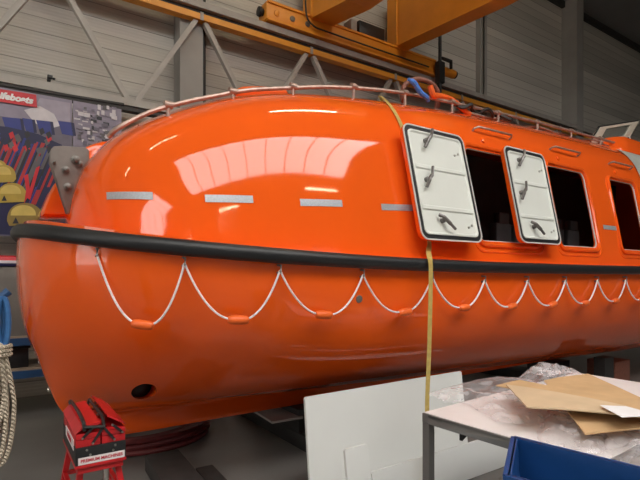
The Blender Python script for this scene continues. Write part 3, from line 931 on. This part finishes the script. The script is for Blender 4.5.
for pts in (((24, 176), (28, 174), (30, 192), (24, 204), (26, 190)), ((36, 168), (40, 166), (30, 200), (27, 198))): ink(m_, pts, M['ink_red'], .0175)
ink(m_, [(-60, 80), (36, 95.2), (37, 108), (-60, 92.5)], M['ink_red'], .018)
poster = tag(m_.build('poster', M['ink_bg'], smooth=False, recalc=False), 'large printed banner with red heading and yellow helmets hanging on the far wall', 'poster')
pc = atY(13.5, 98.3, PY) + Vector((0, -.021, 0))
Rt = Matrix.Rotation(pi / 2, 3, 'X')
poster['_w'] = (0, 0, 0)
text_mesh('lettering', 'Lifeboats', .108, Rt, pc + Vector((0, 0, 0)), M['letter_white'], poster, shear=.25, offset=.006, spacing=1.0)
# second poster
m_ = MB()
m_.prism([atY(x, y, PY) for x, y in ((73, 98.7), (121.5, 106.5), (121.5, 243), (73, 240))], (0, .012, 0), M['ink_bg'])
for i in range(110):
    x = rnd.uniform(74, 114); y = rnd.uniform(104, 170); w = rnd.uniform(2, 7); h = rnd.uniform(2, 6)
    if x + w > 121: w = 120.5 - x
    if y < ptop(x + w) + 1: y = ptop(x + w) + 1.5
    ink(m_, [(x, y), (x + w, y + w * .16), (x + w, y + h), (x, y + h - 1)], M[('ink_grey', 'ink_pale', 'ink_bg2', 'ink_black', 'ink_bg', 'ink_pale')[i % 6]], .001 + .0002 * i)
tag(m_.build('poster', M['ink_bg'], smooth=False, recalc=False), 'narrow grey photo banner hanging right beside the red-headed banner', 'poster')
# banner rail and small black camera above
m_ = MB(); a, b = atY(-60, 74.5, PY), atY(124, 104.5, PY); m_.bar(a, b, .03, .03); tag(m_.build('banner_rail', M['web_dark'], smooth=False), 'thin dark rail from which the wall banners hang', 'rail')
p = atY(50, 77, RY - .06); m_ = MB(); m_.box(p, (.06, .05, .04)); m_.lathe(p + Vector((.03, 0, -.01)), (1, -.3, -.3), [(0, .014), (.03, .017)], 10); m_.box(p + Vector((-.01, .03, -.03)), (.04, .06, .03)); tag(m_.build('wall_camera', M['black'], bevel=.004), 'small black camera fixed on the truss above the banners', 'camera')

# ============================================= LEFT: RACK, ROPE, TOOLBOX
ry0, ry1 = 6.05, 6.75
xr = atY(52, 340, ry0).x; zl1 = atY(20, 341, ry0).z; zl2 = atY(20, 374, ry0).z
rack = thing('shelf_rack', (-.6, 6.4, 0), 'low blue steel rack with wooden shelves by the far wall', 'rack')
for z in (zl1, zl2):
    m_ = MB(); m_.box2((-1.6, ry0 + .02, z + .01), (1.25, ry1, z + .05)); m_.build('shelf', M['wood'], rack, smooth=False)
    m_ = MB(); m_.box2((-1.6, ry0 - .01, z - .05), (1.25, ry0 + .02, z + .03)); m_.build('shelf_beam', M['blue_steel'], rack, smooth=False)
for x in (-1.6, 1.25):
    for y in (ry0 + .02, ry1 - .04):
        m_ = MB(); m_.box2((x - .03, y - .02, 0), (x + .03, y + .04, zl1 + .12)); m_.build('upright', M['blue_steel'], rack, smooth=False)
# dark crates in the rack
for i, (x, w, z) in enumerate(((-.9, .7, zl2), (-.05, .75, zl2), (.75, .6, zl2))):
    m_ = MB(); h = (zl1 - zl2) * .62; m_.box2((x - w / 2, ry0 + .10, z + .05), (x + w / 2, ry1 - .05, z + .05 + h)); m_.box2((x - w / 2 - .02, ry0 + .08, z + .04 + h), (x + w / 2 + .02, ry1 - .03, z + .07 + h))
    tag(m_.build('storage_crate', M['black'], bevel=.01), ('black crate at the left end of the low blue rack', 'black crate in the middle of the low blue rack', 'black crate at the bow end of the low blue rack')[i], 'crate', 'black crates on the low blue rack')
# tarp covered bale on top
zt = zl1 + .05
m_ = MB(); rows = []
top = atY(20, 268, 6.2).z
for k, (f, zz) in enumerate(((1.0, zt), (1.02, zt + .12), (.98, zt + .3), (.97, top - .12), (.90, top - .02), (.5, top + .02))):
    r_ = []
    for x, y in rrect(1.5 * f, .58 * f, .06, 5):
        q = Vector((x, y, zz)); nn = noise.noise(q * 4) * .025; r_.append(Vector((-.05 + x * (1 + nn), 6.38 + y * (1 + nn * 2), zz + noise.noise(q * 6) * .012)))
    rows.append(r_)
m_.grid(rows, closeu=True); m_.add(rows[-1], [tuple(range(len(rows[-1])))]); m_.add(rows[0], [tuple(range(len(rows[0])))])
tag(m_.build('covered_bale', M['tarp'], angle=60), 'grey brown covered bale standing on the low rack behind the bow', 'bale')
p = atY(6, 270, 6.1)
m_ = MB(); rows = []
for (dz, f, mm) in ((0, .75, 0), (.03, .8, 0), (.06, .78, 0), (.10, .72, 0), (.115, .5, 0)):
    rows.append([Vector((p.x + .02 + x * f, 6.3 + y * f, top + .02 + dz)) for x, y in rrect(.46, .30, .08)])
mats3 = (M['ink_navy'], M['ink_pale'], M['ink_red'], M['ink_red'])
for i in range(4): m_.grid(rows[i:i + 2], mats3[i], closeu=True)
m_.add(rows[-1], [tuple(range(len(rows[-1])))], M['ink_pale']); m_.add(rows[0], [tuple(range(len(rows[0])))], M['ink_navy'])
tag(m_.build('kit_bag', None, angle=50), 'small red white and blue bag lying on the covered bale', 'bag')

# rope on a stand at the very left
RXY = 2.25
hp_ = atY(-3, 300, RXY)
st = thing('rope_stand', (hp_.x - .12, RXY, 0), 'dark steel stand with a hook arm at the left edge', 'stand')
m_ = MB(); m_.box((hp_.x - .12, RXY, .01), (.34, .34, .02)); m_.build('base_plate', M['dark_steel'], st, bevel=.004)
m_ = MB(); m_.tube([(hp_.x - .12, RXY, .02), (hp_.x - .12, RXY, hp_.z)], .02, 10); m_.build('post', M['dark_steel'], st)
m_ = MB(); e2 = atY(9, 291, RXY); m_.tube([(hp_.x - .12, RXY, hp_.z - .01), hp_ , e2], [.012, .014, .017], 8); m_.build('hook_arm', M['blue_steel'], st)
m_ = MB()
for k in range(2):
    x0 = hp_.x + .018 - .012 * k; y0 = RXY - .01 + .02 * k; zt_ = hp_.z + .012; zb_ = atY(3, 347, RXY).z
    pts = []
    for j in range(20):
        a = 2 * pi * j / 20; pts.append((x0 + .018 * cos(a), y0 + .004 * sin(a), (zt_ + zb_) / 2 + (zt_ - zb_) / 2 * sin(a)))
    m_.tube(pts, .011, 6, closed=True)
tag(m_.build('rope_sling', M['blue']), 'blue webbing sling holding up the white rope coil at left', 'sling')
m_ = MB(); zt_ = atY(3, 343, RXY).z
rr = random.Random(5)
for k in range(11):
    zb_ = atY(3, 395 + (k * 41 % 72), RXY).z; w = .018 + .02 * (k % 4) / 3 + .004; x0 = hp_.x - .008 + rr.uniform(-.016, .012); y0 = RXY + rr.uniform(-.035, .035)
    if k == 10: zb_ = atY(3, 462, RXY).z; w = .050; x0 = hp_.x + .006
    pts = []
    for j in range(40):
        a = 2 * pi * j / 40; s = sin(a); pts.append(Vector((x0 + w * cos(a) * (1 - .45 * max(0, s)), y0 + .01 * cos(2 * a), (zt_ + zb_) / 2 + (zt_ - zb_) / 2 * s)))
    m_.tube(pts, .0085, 7, closed=True)
for k in range(3):
    z = zt_ - .012 - .016 * k; m_.tube([(hp_.x + .014 + .03 * cos(2 * pi * j / 12), RXY + .04 * sin(2 * pi * j / 12), z) for j in range(12)], .009, 7, closed=True)
def rope_mat():
    m = mat('twisted_rope', (.50, .42, .32), .8, var=.15, scale=60)
    nt = m.node_tree; b = nt.nodes['Principled BSDF']; w = nt.nodes.new('ShaderNodeTexWave'); w.inputs['Scale'].default_value = 38; w.bands_direction = 'DIAGONAL'
    tc = nt.nodes.new('ShaderNodeTexCoord'); nt.links.new(tc.outputs['Object'], w.inputs['Vector']); bp = nt.nodes.new('ShaderNodeBump'); bp.inputs['Strength'].default_value = .9; bp.inputs['Distance'].default_value = .006
    nt.links.new(w.outputs['Fac'], bp.inputs['Height']); nt.links.new(bp.outputs['Normal'], b.inputs['Normal']); return m
M['rope'] = rope_mat()
tag(m_.build('rope_coil', M['rope']), 'cream twisted rope coil hanging at the left edge', 'rope')

# toolbox on a red stand
TX0, TX1, TY0, TY1, TZ0 = .325, .553, 2.55, 3.03, .672
tb = thing('tool_box', ((TX0 + TX1) / 2, (TY0 + TY1) / 2, TZ0), 'red and black cantilever tool box on the red stand under the bow', 'toolbox')
cx = (TX0 + TX1) / 2
m_ = MB(); m_.box2((TX0, TY0, TZ0 + .012), (TX1, TY1, TZ0 + .10)); m_.build('lower_tray', M['black'], tb, bevel=.004)
m_ = MB(); m_.box2((TX0 - .002, TY0 - .002, TZ0), (TX1 + .002, TY1 + .002, TZ0 + .016)); m_.build('base_rim', M['red'], tb, bevel=.003)
for x0, x1 in ((TX0 + .002, cx - .003), (cx + .003, TX1 - .002)):
    m_ = MB(); m_.box2((x0, TY0 + .004, TZ0 + .10), (x1, TY1 - .004, TZ0 + .135)); m_.build('middle_tray', M['red'], tb, bevel=.003)
    m_ = MB(); m_.box2((x0, TY0 + .002, TZ0 + .137), (x1, TY1 - .002, TZ0 + .165)); m_.build('upper_tray', M['red'], tb, bevel=.003)
# lids: left closed and pitched, right one ajar
m_ = MB(); m_.prism([(TX0 - .002, TY0, TZ0 + .166), (TX0 + .03, TY0, TZ0 + .200), (cx - .004, TY0, TZ0 + .212), (cx - .004, TY0, TZ0 + .202), (TX0 + .035, TY0, TZ0 + .19)], (0, TY1 - TY0, 0)); m_.build('lid', M['red'], tb, smooth=False)
m_ = MB(); m_.prism([(TX1 + .004, TY0 + .01, TZ0 + .176), (TX1 - .03, TY0 + .01, TZ0 + .205), (cx + .03, TY0 + .01, TZ0 + .235), (cx + .03, TY0 + .01, TZ0 + .228), (TX1 - .035, TY0 + .01, TZ0 + .197)], (0, TY1 - TY0, 0)); m_.build('lid', M['red'], tb, smooth=False)
m_ = MB()
for k in range(5): m_.bar((cx + .02 + .012 * (k % 2), TY0 + .08 + .07 * k, TZ0 + .185), (cx + .04, TY0 + .14 + .07 * k, TZ0 + .205), .012, .01)
m_.build('hand_tool', M['steel'], tb, smooth=False)
for (a, b) in (((TX0 + .03, .145), (TX0 + .075, .19)), ((TX0 + .075, .115), (cx + .01, .188)), ((cx + .005, .19), (TX1 - .055, .115)), ((TX1 - .065, .19), (TX1 - .018, .145))):
    m_ = MB(); m_.bar((a[0], TY0 - .005, TZ0 + a[1]), (b[0], TY0 - .005, TZ0 + b[1]), .012, .004, up=(0, 1, 0)); ar = m_.build('link_arm', M['black'], tb, smooth=False)
    for (x, z) in (a, b):
        m_ = MB(); m_.lathe((x, TY0 - .006, TZ0 + z), (0, -1, 0), [(0, .006), (.005, .005), (.006, .002)], 8); m_.build('rivet', M['steel'], ar)
for (x, z) in ((TX0 + .05, .085), (TX1 - .05, .085), (TX0 + .065, .06), (TX1 - .06, .062)):
    m_ = MB(); m_.lathe((x, TY0 + .001, TZ0 + z), (0, -1, 0), [(0, .006), (.005, .005), (.006, .002)], 8); m_.build('rivet', M['steel'], tb)
for xh, zh in ((TX0 + .035, .222), ):
    m_ = MB(); m_.tube(spline([(TX0 + .04, TY0 + .0, TZ0 + .18), (xh, TY0 + .01, TZ0 + zh), (xh, TY0 + .2, TZ0 + zh + .012), (xh, TY1 - .01, TZ0 + zh), (TX0 + .04, TY1, TZ0 + .18)], 5), .009, 8); m_.build('carry_handle', M['black'], tb)
m_ = MB(); m_.tube([(cx + .012, TY0 - .004, TZ0 + .188), (cx + .012, TY0 + .05, TZ0 + .226), (cx + .012, TY1 - .05, TZ0 + .226), (cx + .012, TY1 + .004, TZ0 + .188)], .008, 8); m_.build('carry_handle', M['black'], tb)
m_ = MB(); m_.tube([(TX0 + .03, TY0 - .008, TZ0 + .20), (cx + .012, TY0 - .008, TZ0 + .188)], .008, 8); m_.build('handle_link', M['black'], tb)
# labels with lettering
m_ = MB(); m_.box2((TX0 + .012, TY0 - .002, TZ0 + .018), (TX1 - .006, TY0 + .002, TZ0 + .052)); lb = m_.build('brand_label', M['label'], tb, smooth=False); lb['label'] = 'white label with red lettering'
text_mesh('lettering', 'PREMIUM MACHINES', .0205, Rt, (cx + .003, TY0 - .0028, TZ0 + .035), M['letter_red'], lb, offset=.0006)
m_ = MB(); m_.box2((TX0 - .002, TY0 + .06, TZ0 + .075), (TX0 + .002, TY1 - .13, TZ0 + .125)); lb = m_.build('brand_label', M['label'], tb, smooth=False); lb['label'] = 'white label on the long side'
R2 = Matrix.Rotation(-pi / 2, 3, 'Z') @ Rt
text_mesh('lettering', 'PREMIUM', .035, R2, (TX0 - .0028, (TY0 + TY1) / 2 - .035, TZ0 + .1), M['letter_red'], lb, offset=.0008)

stand = thing('work_stand', (cx, 2.8, 0), 'red steel work stand with splayed legs carrying the tool box', 'stand')
m_ = MB(); m_.box2((TX0 + .01, TY0 + .01, TZ0 - .03), (TX1 - .01, TY1 - .01, TZ0)); m_.build('top_plate', M['red'], stand, bevel=.004)
for sx in (-1, 1):
    for sy in (-1, 1):
        x0 = cx + sx * .085; y0 = 2.80 + sy * .19; m_ = MB(); m_.bar((x0, y0, TZ0 - .03), (x0 + sx * .10, y0 + sy * .10, .0), .028, .028, up=(0, 1, 0)); m_.build('leg', M['red'], stand, smooth=False)
for z in (.22, .5):
    f = (TZ0 - .03 - z) / (TZ0 - .03); dx = .085 + .1 * f; dy = .19 + .1 * f; m_ = MB()
    for s in (-1, 1): m_.bar((cx - dx, 2.8 + s * dy, z), (cx + dx, 2.8 + s * dy, z), .02, .02); m_.bar((cx + s * dx, 2.8 - dy, z), (cx + s * dx, 2.8 + dy, z), .02, .02)
    m_.build('cross_brace', M['red'], stand, smooth=False)
m_ = MB(); m_.tube([(cx + .03, TY0 + .04, TZ0 - .03), (cx + .03, TY0 + .04, .30)], .014, 10); q = m_.build('screw_spindle', M['steel'], stand); q['label'] = 'bare steel screw spindle'
m_ = MB(); m_.box((cx + .03, TY0 + .12, .29), (.06, .24, .02)); m_.build('spindle_bracket', M['red'], stand, smooth=False)

# ============================================= FLOOR THINGS UNDER THE BOAT
m_ = MB(); rr = random.Random(9); cc = Vector((1.22, 4.85, 0))
pts = []
for k in range(9 * 28):
    a = 2 * pi * k / 28; lay = k // 28; r = .62 - .05 * (lay % 3) + .012 * sin(a * 3 + lay); pts.append(cc + Vector((r * cos(a), r * .72 * sin(a), .03 + .052 * (lay // 3) + .006 * sin(a * 2 + lay))))
m_.tube(pts, .027, 8)
tag(m_.build('hose_coil', M['red_dark']), 'dark red hose coiled on the floor under the keel', 'hose')

def cradle(x0, x1, ya, yb, label, post):
    r = thing('boat_cradle', ((x0 + x1) / 2, YC, 0), label, 'cradle')
    m_ = MB(); m_.box2((x0, ya, 0), (x1, yb, .14)); m_.build('cross_beam', M['cradle'], r, bevel=.008)
    m_ = MB(); m_.box2((x0, YC - .22, .14), (x1 - .02, YC + .22, .355)); m_.build('keel_block', M['cradle'], r, bevel=.006)
    for s in (-1, 1):
        m_ = MB(); m_.box2((x0 + .08, YC + s * .78 - .07, .14), (x1 - .08, YC + s * .78 + .07, .5)); m_.build('bilge_post', M['cradle'], r, smooth=False)
    return r
cr = cradle(2.33, 2.75, 3.05, 5.2, 'dark steel cradle carrying the keel behind the leaning white board', True)
cr2 = cradle(6.6, 7.0, 2.9, 5.2, 'dark steel cradle under the after part of the hull', True)
m_ = MB(); m_.prism([atZ(x, y, .30) for x, y in ((250, 408), (272, 421.5), (303, 416.5), (290, 404))], (0, 0, -.02)); q = m_.build('saddle_plate', M['beam_grey'], cr, smooth=False); q['label'] = 'grey plate welded beside the keel block'
# flat timber baulks in front
for i, (pa, pb, w, h, lb) in enumerate((((162, 452), (186, 484), .27, .13, 'broad dark timber baulk on the floor below the bow'), ((204, 466), (224, 488), .14, .07, 'short dark timber offcut on the floor beside the broad baulk'))):
    A, B = atZ(*pa, h), atZ(*pb, h); m_ = MB(); m_.bar(A - Vector((0, 0, h / 2)), B - Vector((0, 0, h / 2)) + (B - A) * .5, w, h); tag(m_.build('timber_baulk', M['timber'], bevel=.006), lb, 'timber')
# boxes far behind on the right
p = atZ(624, 392, 0)
m_ = MB(); m_.box2((7.3, 3.3, 0), (7.75, 3.7, .36)); tag(m_.build('floor_box', M['brown'], bevel=.01), 'brown box on the floor under the hull at right', 'box')

# ============================================================ WHITE BOARDS
zt = .76
A, B = atZ(305.5, 398, zt), atZ(460, 371, zt); Yt = 2.785; Yb = 2.70
def lean_board(x0, x1, zt, yt, yb, th, name, label):
    u = Vector((0, yt - yb, zt)); L = u.length; u.normalize(); n = Vector((0, -u.z, u.y))   # faces the camera side
    pl = [(x0, 0), (x1, 0), (x1, L - .012), (x1 - .012, L), (x0 + .012, L), (x0, L - .012)]
    m_ = MB(); m_.prism([Vector((x, yb, 0)) + u * d for x, d in pl], -n * th)
    # keep it on the floor
    lo = min(v[2] for v in m_.v); m_.v = [(a, b, c - lo) for a, b, c in m_.v]
    return tag(m_.build(name, M['white_board'], smooth=False), label, 'board')
lean_board(A.x, B.x, zt, Yt, Yb, .022, 'white_board', 'large white board leaning against the hull')
A2, B2 = atY(372, 473, 2.52), atY(512, 430, 2.52); print('board2', A2, B2)
lean_board(A2.x, B2.x + .05, A2.z + .002, 2.52, 2.46, .022, 'white_board', 'low white board standing on the floor in front of the large one')
A3, B3 = atY(345, 450, 2.47), atY(368, 447, 2.47); print('plank', A3, B3)
lean_board(A3.x, B3.x, A3.z, 2.47, 2.40, .022, 'white_offcut', 'narrow white plank leaning against the large white board')

# ================================================================= TABLE
tA = atZ(422, 412, .85); ang = math.radians(3.2)
ex = Vector((cos(ang), sin(ang), 0)); ey = Vector((sin(ang), -cos(ang), 0)); TL, TW = 1.78, .92
tc = tA + ex * TL / 2 + ey * TW / 2
table = thing('work_table', (tc.x, tc.y, 0), 'white topped steel work table beside the boat', 'table')
def TP(a, b, z): return Vector((tA.x, tA.y, 0)) + ex * a + ey * b + Vector((0, 0, z))
RT = Matrix((ex, ey, Vector((0, 0, -1)))).transposed()
def tbox(mb, a0, a1, b0, b1, z0_, z1_, m=None): mb.prism([TP(a0, b0, z0_), TP(a1, b0, z0_), TP(a1, b1, z0_), TP(a0, b1, z0_)], (0, 0, z1_ - z0_), m)
m_ = MB(); tbox(m_, .008, TL - .008, .008, TW - .008, .825, .850); m_.build('table_top', M['table_top'], table, smooth=False)
m_ = MB()
for (a0, a1, b0, b1) in ((0, TL, 0, .04), (0, TL, TW - .04, TW), (0, .04, .04, TW - .04), (TL - .04, TL, .04, TW - .04)): tbox(m_, a0, a1, b0, b1, .795, .846)
m_.build('frame', M['table_frame'], table, bevel=.004)
for (a0, b0) in ((0, 0), (TL - .045, 0), (0, TW - .045), (TL - .045, TW - .045)):
    m_ = MB(); tbox(m_, a0 + .002, a0 + .047, b0 + .002, b0 + .047, 0, .80); m_.build('leg', M['table_frame'], table, smooth=False)
m_ = MB(); m_.prism([TP(.25, .06, .80), TP(.55, .06, .80), TP(.25, .06, .66)], ey * .02); m_.build('corner_gusset', M['black'], table, smooth=False)

def sheet(name, corners, th, m, label, cat, bend=0.0, n=8, group=None):
    a, b, c, d = corners; rows = []
    for i in range(n + 1):
        r = []
        for j in range(n + 1):
            s, t = i / n, j / n; p = (a * (1 - s) + b * s) * (1 - t) + (d * (1 - s) + c * s) * t
            r.append(p + Vector((0, 0, bend * sin(pi * s) * (.5 + .5 * t) + .003 * noise.noise(p * 8))))
        rows.append(r)
    m_ = MB(); m_.grid(rows); bot = [[p - Vector((0, 0, th)) for p in r] for r in rows]; m_.grid(bot)
    edge = [rows[0][j] for j in range(n + 1)] + [rows[i][n] for i in range(1, n + 1)] + [rows[n][j] for j in range(n - 1, -1, -1)] + [rows[i][0] for i in range(n - 1, 0, -1)]
    m_.grid([edge, [p - Vector((0, 0, th)) for p in edge]], closeu=True)
    return tag(m_.build(name, m), label, cat, group)

zc_ = .93
sheet('cardboard_sheet', (atZ(544, 380, .955), atZ(588, 373.5, .955), atZ(700, 424, .955), atZ(585, 434, .925)), .006, M['cardboard'], 'brown cardboard sheet with a pointed corner, under the pale one', 'cardboard', .005)
sheet('cardboard_sheet', (atZ(496, 385, .968), atZ(520, 380, .972), atZ(690, 411, .968), atZ(690, 424, .966)), .006, M['cardboard'], 'long narrow strip of brown cardboard behind the pale folded one', 'cardboard', .004)
sheet('cardboard_flap', (atZ(506, 384, .975), atZ(624, 405, .985), atZ(690, 424, .98), atZ(527, 407, .975)), .006, M['card_light'], 'pale cardboard piece folded on top of the brown sheets', 'cardboard', .012)
sheet('paper_sheet', (atZ(600, 405, 1.002), atZ(626, 406, 1.004), atZ(660, 416, 1.0), atZ(622, 417.5, 1.002)), .001, M['paper'], 'small white sheet of paper lying on the pale cardboard', 'paper', .002)

def film(name, poly, h, seed, label, base=.853, n=70, fr=1.0):
    # crumpled clear film: a folded height field over an irregular outline
    P = [Vector((p.x, p.y, 0)) for p in poly]; c = sum(P, Vector()) / len(P)
    O = spline(P + [P[0]], 12)[:-1]; rows = []; off = Vector((seed * 3.7, seed * 1.9, seed * 2.3))
    for i in range(n + 1):
        f = 1 - i / n; r = []
        for p in O:
            q = c + (p - c) * f
            k = noise.noise(q * 6 * fr + off); w1 = 1 - abs(noise.noise(q * 5 * fr + off + Vector((k, 0, k)))) * 2
            w2 = 1 - abs(noise.noise(q * 13 * fr - off + Vector((0, k, 0)))) * 2; w3 = noise.noise(q * 34 * fr + off)
            env = min(1, (1 - f) * 2.2 + .06) ** .6
            z = base + env * h * max(.03, .42 + .30 * k + .30 * w1 + .10 * w2) + .0015 * w3 * env + .001
            d = Vector((noise.noise(q * 9 + off), noise.noise(q * 9 - off), 0)) * .018
            r.append(Vector((q.x, q.y, z)) + d)
        rows.append(r)
    m_ = MB(); m_.grid(rows, closeu=True)
    o = m_.build(name, M['plastic'], angle=60); return tag(o, label, 'plastic')
def tp(*pp, z=.853): return [atZ(x, y, z) for x, y in pp]
film('plastic_wrap', tp((428, 396), (452, 388), (500, 379), (536, 384), (548, 408), (540, 425), (500, 424), (470, 407), (446, 403)), .085, 1, 'large crumpled clear plastic wrap spread on the table corner nearest the strap')
film('plastic_wrap', tp((512, 386), (528, 377), (560, 376), (585, 381), (590, 392), (540, 396)), .14, 2, 'puffed clear plastic bag behind the cardboard on the table')
film('plastic_wrap', tp((540, 420), (560, 414), (600, 425), (612, 440), (600, 455), (565, 452), (538, 440)), .075, 3, 'clear plastic bag crumpled under the pointed cardboard corner')
film('plastic_wrap', tp((602, 436), (640, 424), (690, 440), (690, 475), (640, 470), (610, 458)), .10, 4, 'crumpled clear plastic at the right edge behind the blue bin')

# blue bin near the camera
bY = 1.02
zb = None
cA = atZ(515, 437, .92); cB = atX(640, 468, 2.02) if False else None
zt = cA.z
cR = atZ(645, 469, zt)
bx = (cR - cA); bx.z = 0; L = bx.length + .2; bx.normalize(); by = (atZ(507, 480, zt) - cA); by.z = 0; by.normalize()
bin_ = thing('storage_bin', (cA.x + bx.x * L / 2 + by.x * .2, cA.y + bx.y * L / 2 + by.y * .2, 0), 'dark blue plastic bin in front of the work table', 'bin')
print('bin', cA, cR, L)
h0 = .34
m_ = MB(); W = .42; t = .012
def bp_(a, b, z, f=1.0):
    m0 = Vector((cA.x, cA.y, 0)) + bx * (L / 2 + (a - L / 2) * f) + by * (W / 2 + (b - W / 2) * f); m0.z = z; return m0
for (a0, a1, b0, b1) in ((0, L, 0, t), (0, L, W - t, W), (0, t, t, W - t), (L - t, L, t, W - t)):
    f = .93
    m_.add([bp_(a0, b0, zt - h0, f), bp_(a1, b0, zt - h0, f), bp_(a1, b1, zt - h0, f), bp_(a0, b1, zt - h0, f), bp_(a0, b0, zt), bp_(a1, b0, zt), bp_(a1, b1, zt), bp_(a0, b1, zt)], [(0, 1, 2, 3), (4, 7, 6, 5), (0, 4, 5, 1), (1, 5, 6, 2), (2, 6, 7, 3), (3, 7, 4, 0)])
m_.prism([bp_(0, 0, zt - h0, .93), bp_(L, 0, zt - h0, .93), bp_(L, W, zt - h0, .93), bp_(0, W, zt - h0, .93)], (0, 0, .012))
m_.build('bin_body', M['blue_bin'], bin_, smooth=False)
m_ = MB()
for k in range(1, 4):
    a = L * k / 4 - .06; m_.bar(bp_(a, W + .004, zt - .02), bp_(a, W + .004, zt - h0 + .01, .93), .02, .01)
    m_.bar(bp_(a, -.004, zt - .02), bp_(a, -.004, zt - h0 + .01, .93), .02, .01)
m_.build('rib', M['blue_bin'], bin_, smooth=False)
m_ = MB(); rim = [bp_(-.006, -.006, zt), bp_(L + .006, -.006, zt), bp_(L + .006, W + .006, zt), bp_(-.006, W + .006, zt)]
for i in range(4): m_.bar(rim[i] - Vector((0, 0, .01)), rim[(i + 1) % 4] - Vector((0, 0, .01)), .022, .02)
m_.build('rim', M['blue_bin'], bin_, smooth=False)
# low trolley the bin stands on
tr = thing('low_trolley', (bin_.location.x, bin_.location.y, 0), 'plain steel trolley under the blue bin', 'trolley')
m_ = MB(); m_.prism([bp_(.02, .02, zt - h0 - .03, .93), bp_(L - .02, .02, zt - h0 - .03, .93), bp_(L - .02, W - .02, zt - h0 - .03, .93), bp_(.02, W - .02, zt - h0 - .03, .93)], (0, 0, .03)); m_.build('trolley_top', M['dark_steel'], tr, smooth=False)
for (a, b) in ((.06, .05), (L - .06, .05), (.06, W - .05), (L - .06, W - .05)):
    p = bp_(a, b, 0); m_ = MB(); m_.tube([p, p + Vector((0, 0, zt - h0 - .03))], .015, 8); m_.build('leg', M['dark_steel'], tr)

# ================================================================== LIGHT
w = bpy.data.worlds.new('world'); scn.world = w; w.use_nodes = True
w.node_tree.nodes['Background'].inputs[0].default_value = (.5, .5, .5, 1); w.node_tree.nodes['Background'].inputs[1].default_value = .3
scn.view_settings.view_transform = 'Standard'; scn.view_settings.look = 'None'; scn.view_settings.gamma = 1; scn.view_settings.use_curve_mapping = False
scn.view_settings.exposure = -0.08
scn.cycles.use_denoising = True
scn.cycles.max_bounces = 8
for o in bpy.data.objects:
    if '_w' in o: del o['_w']
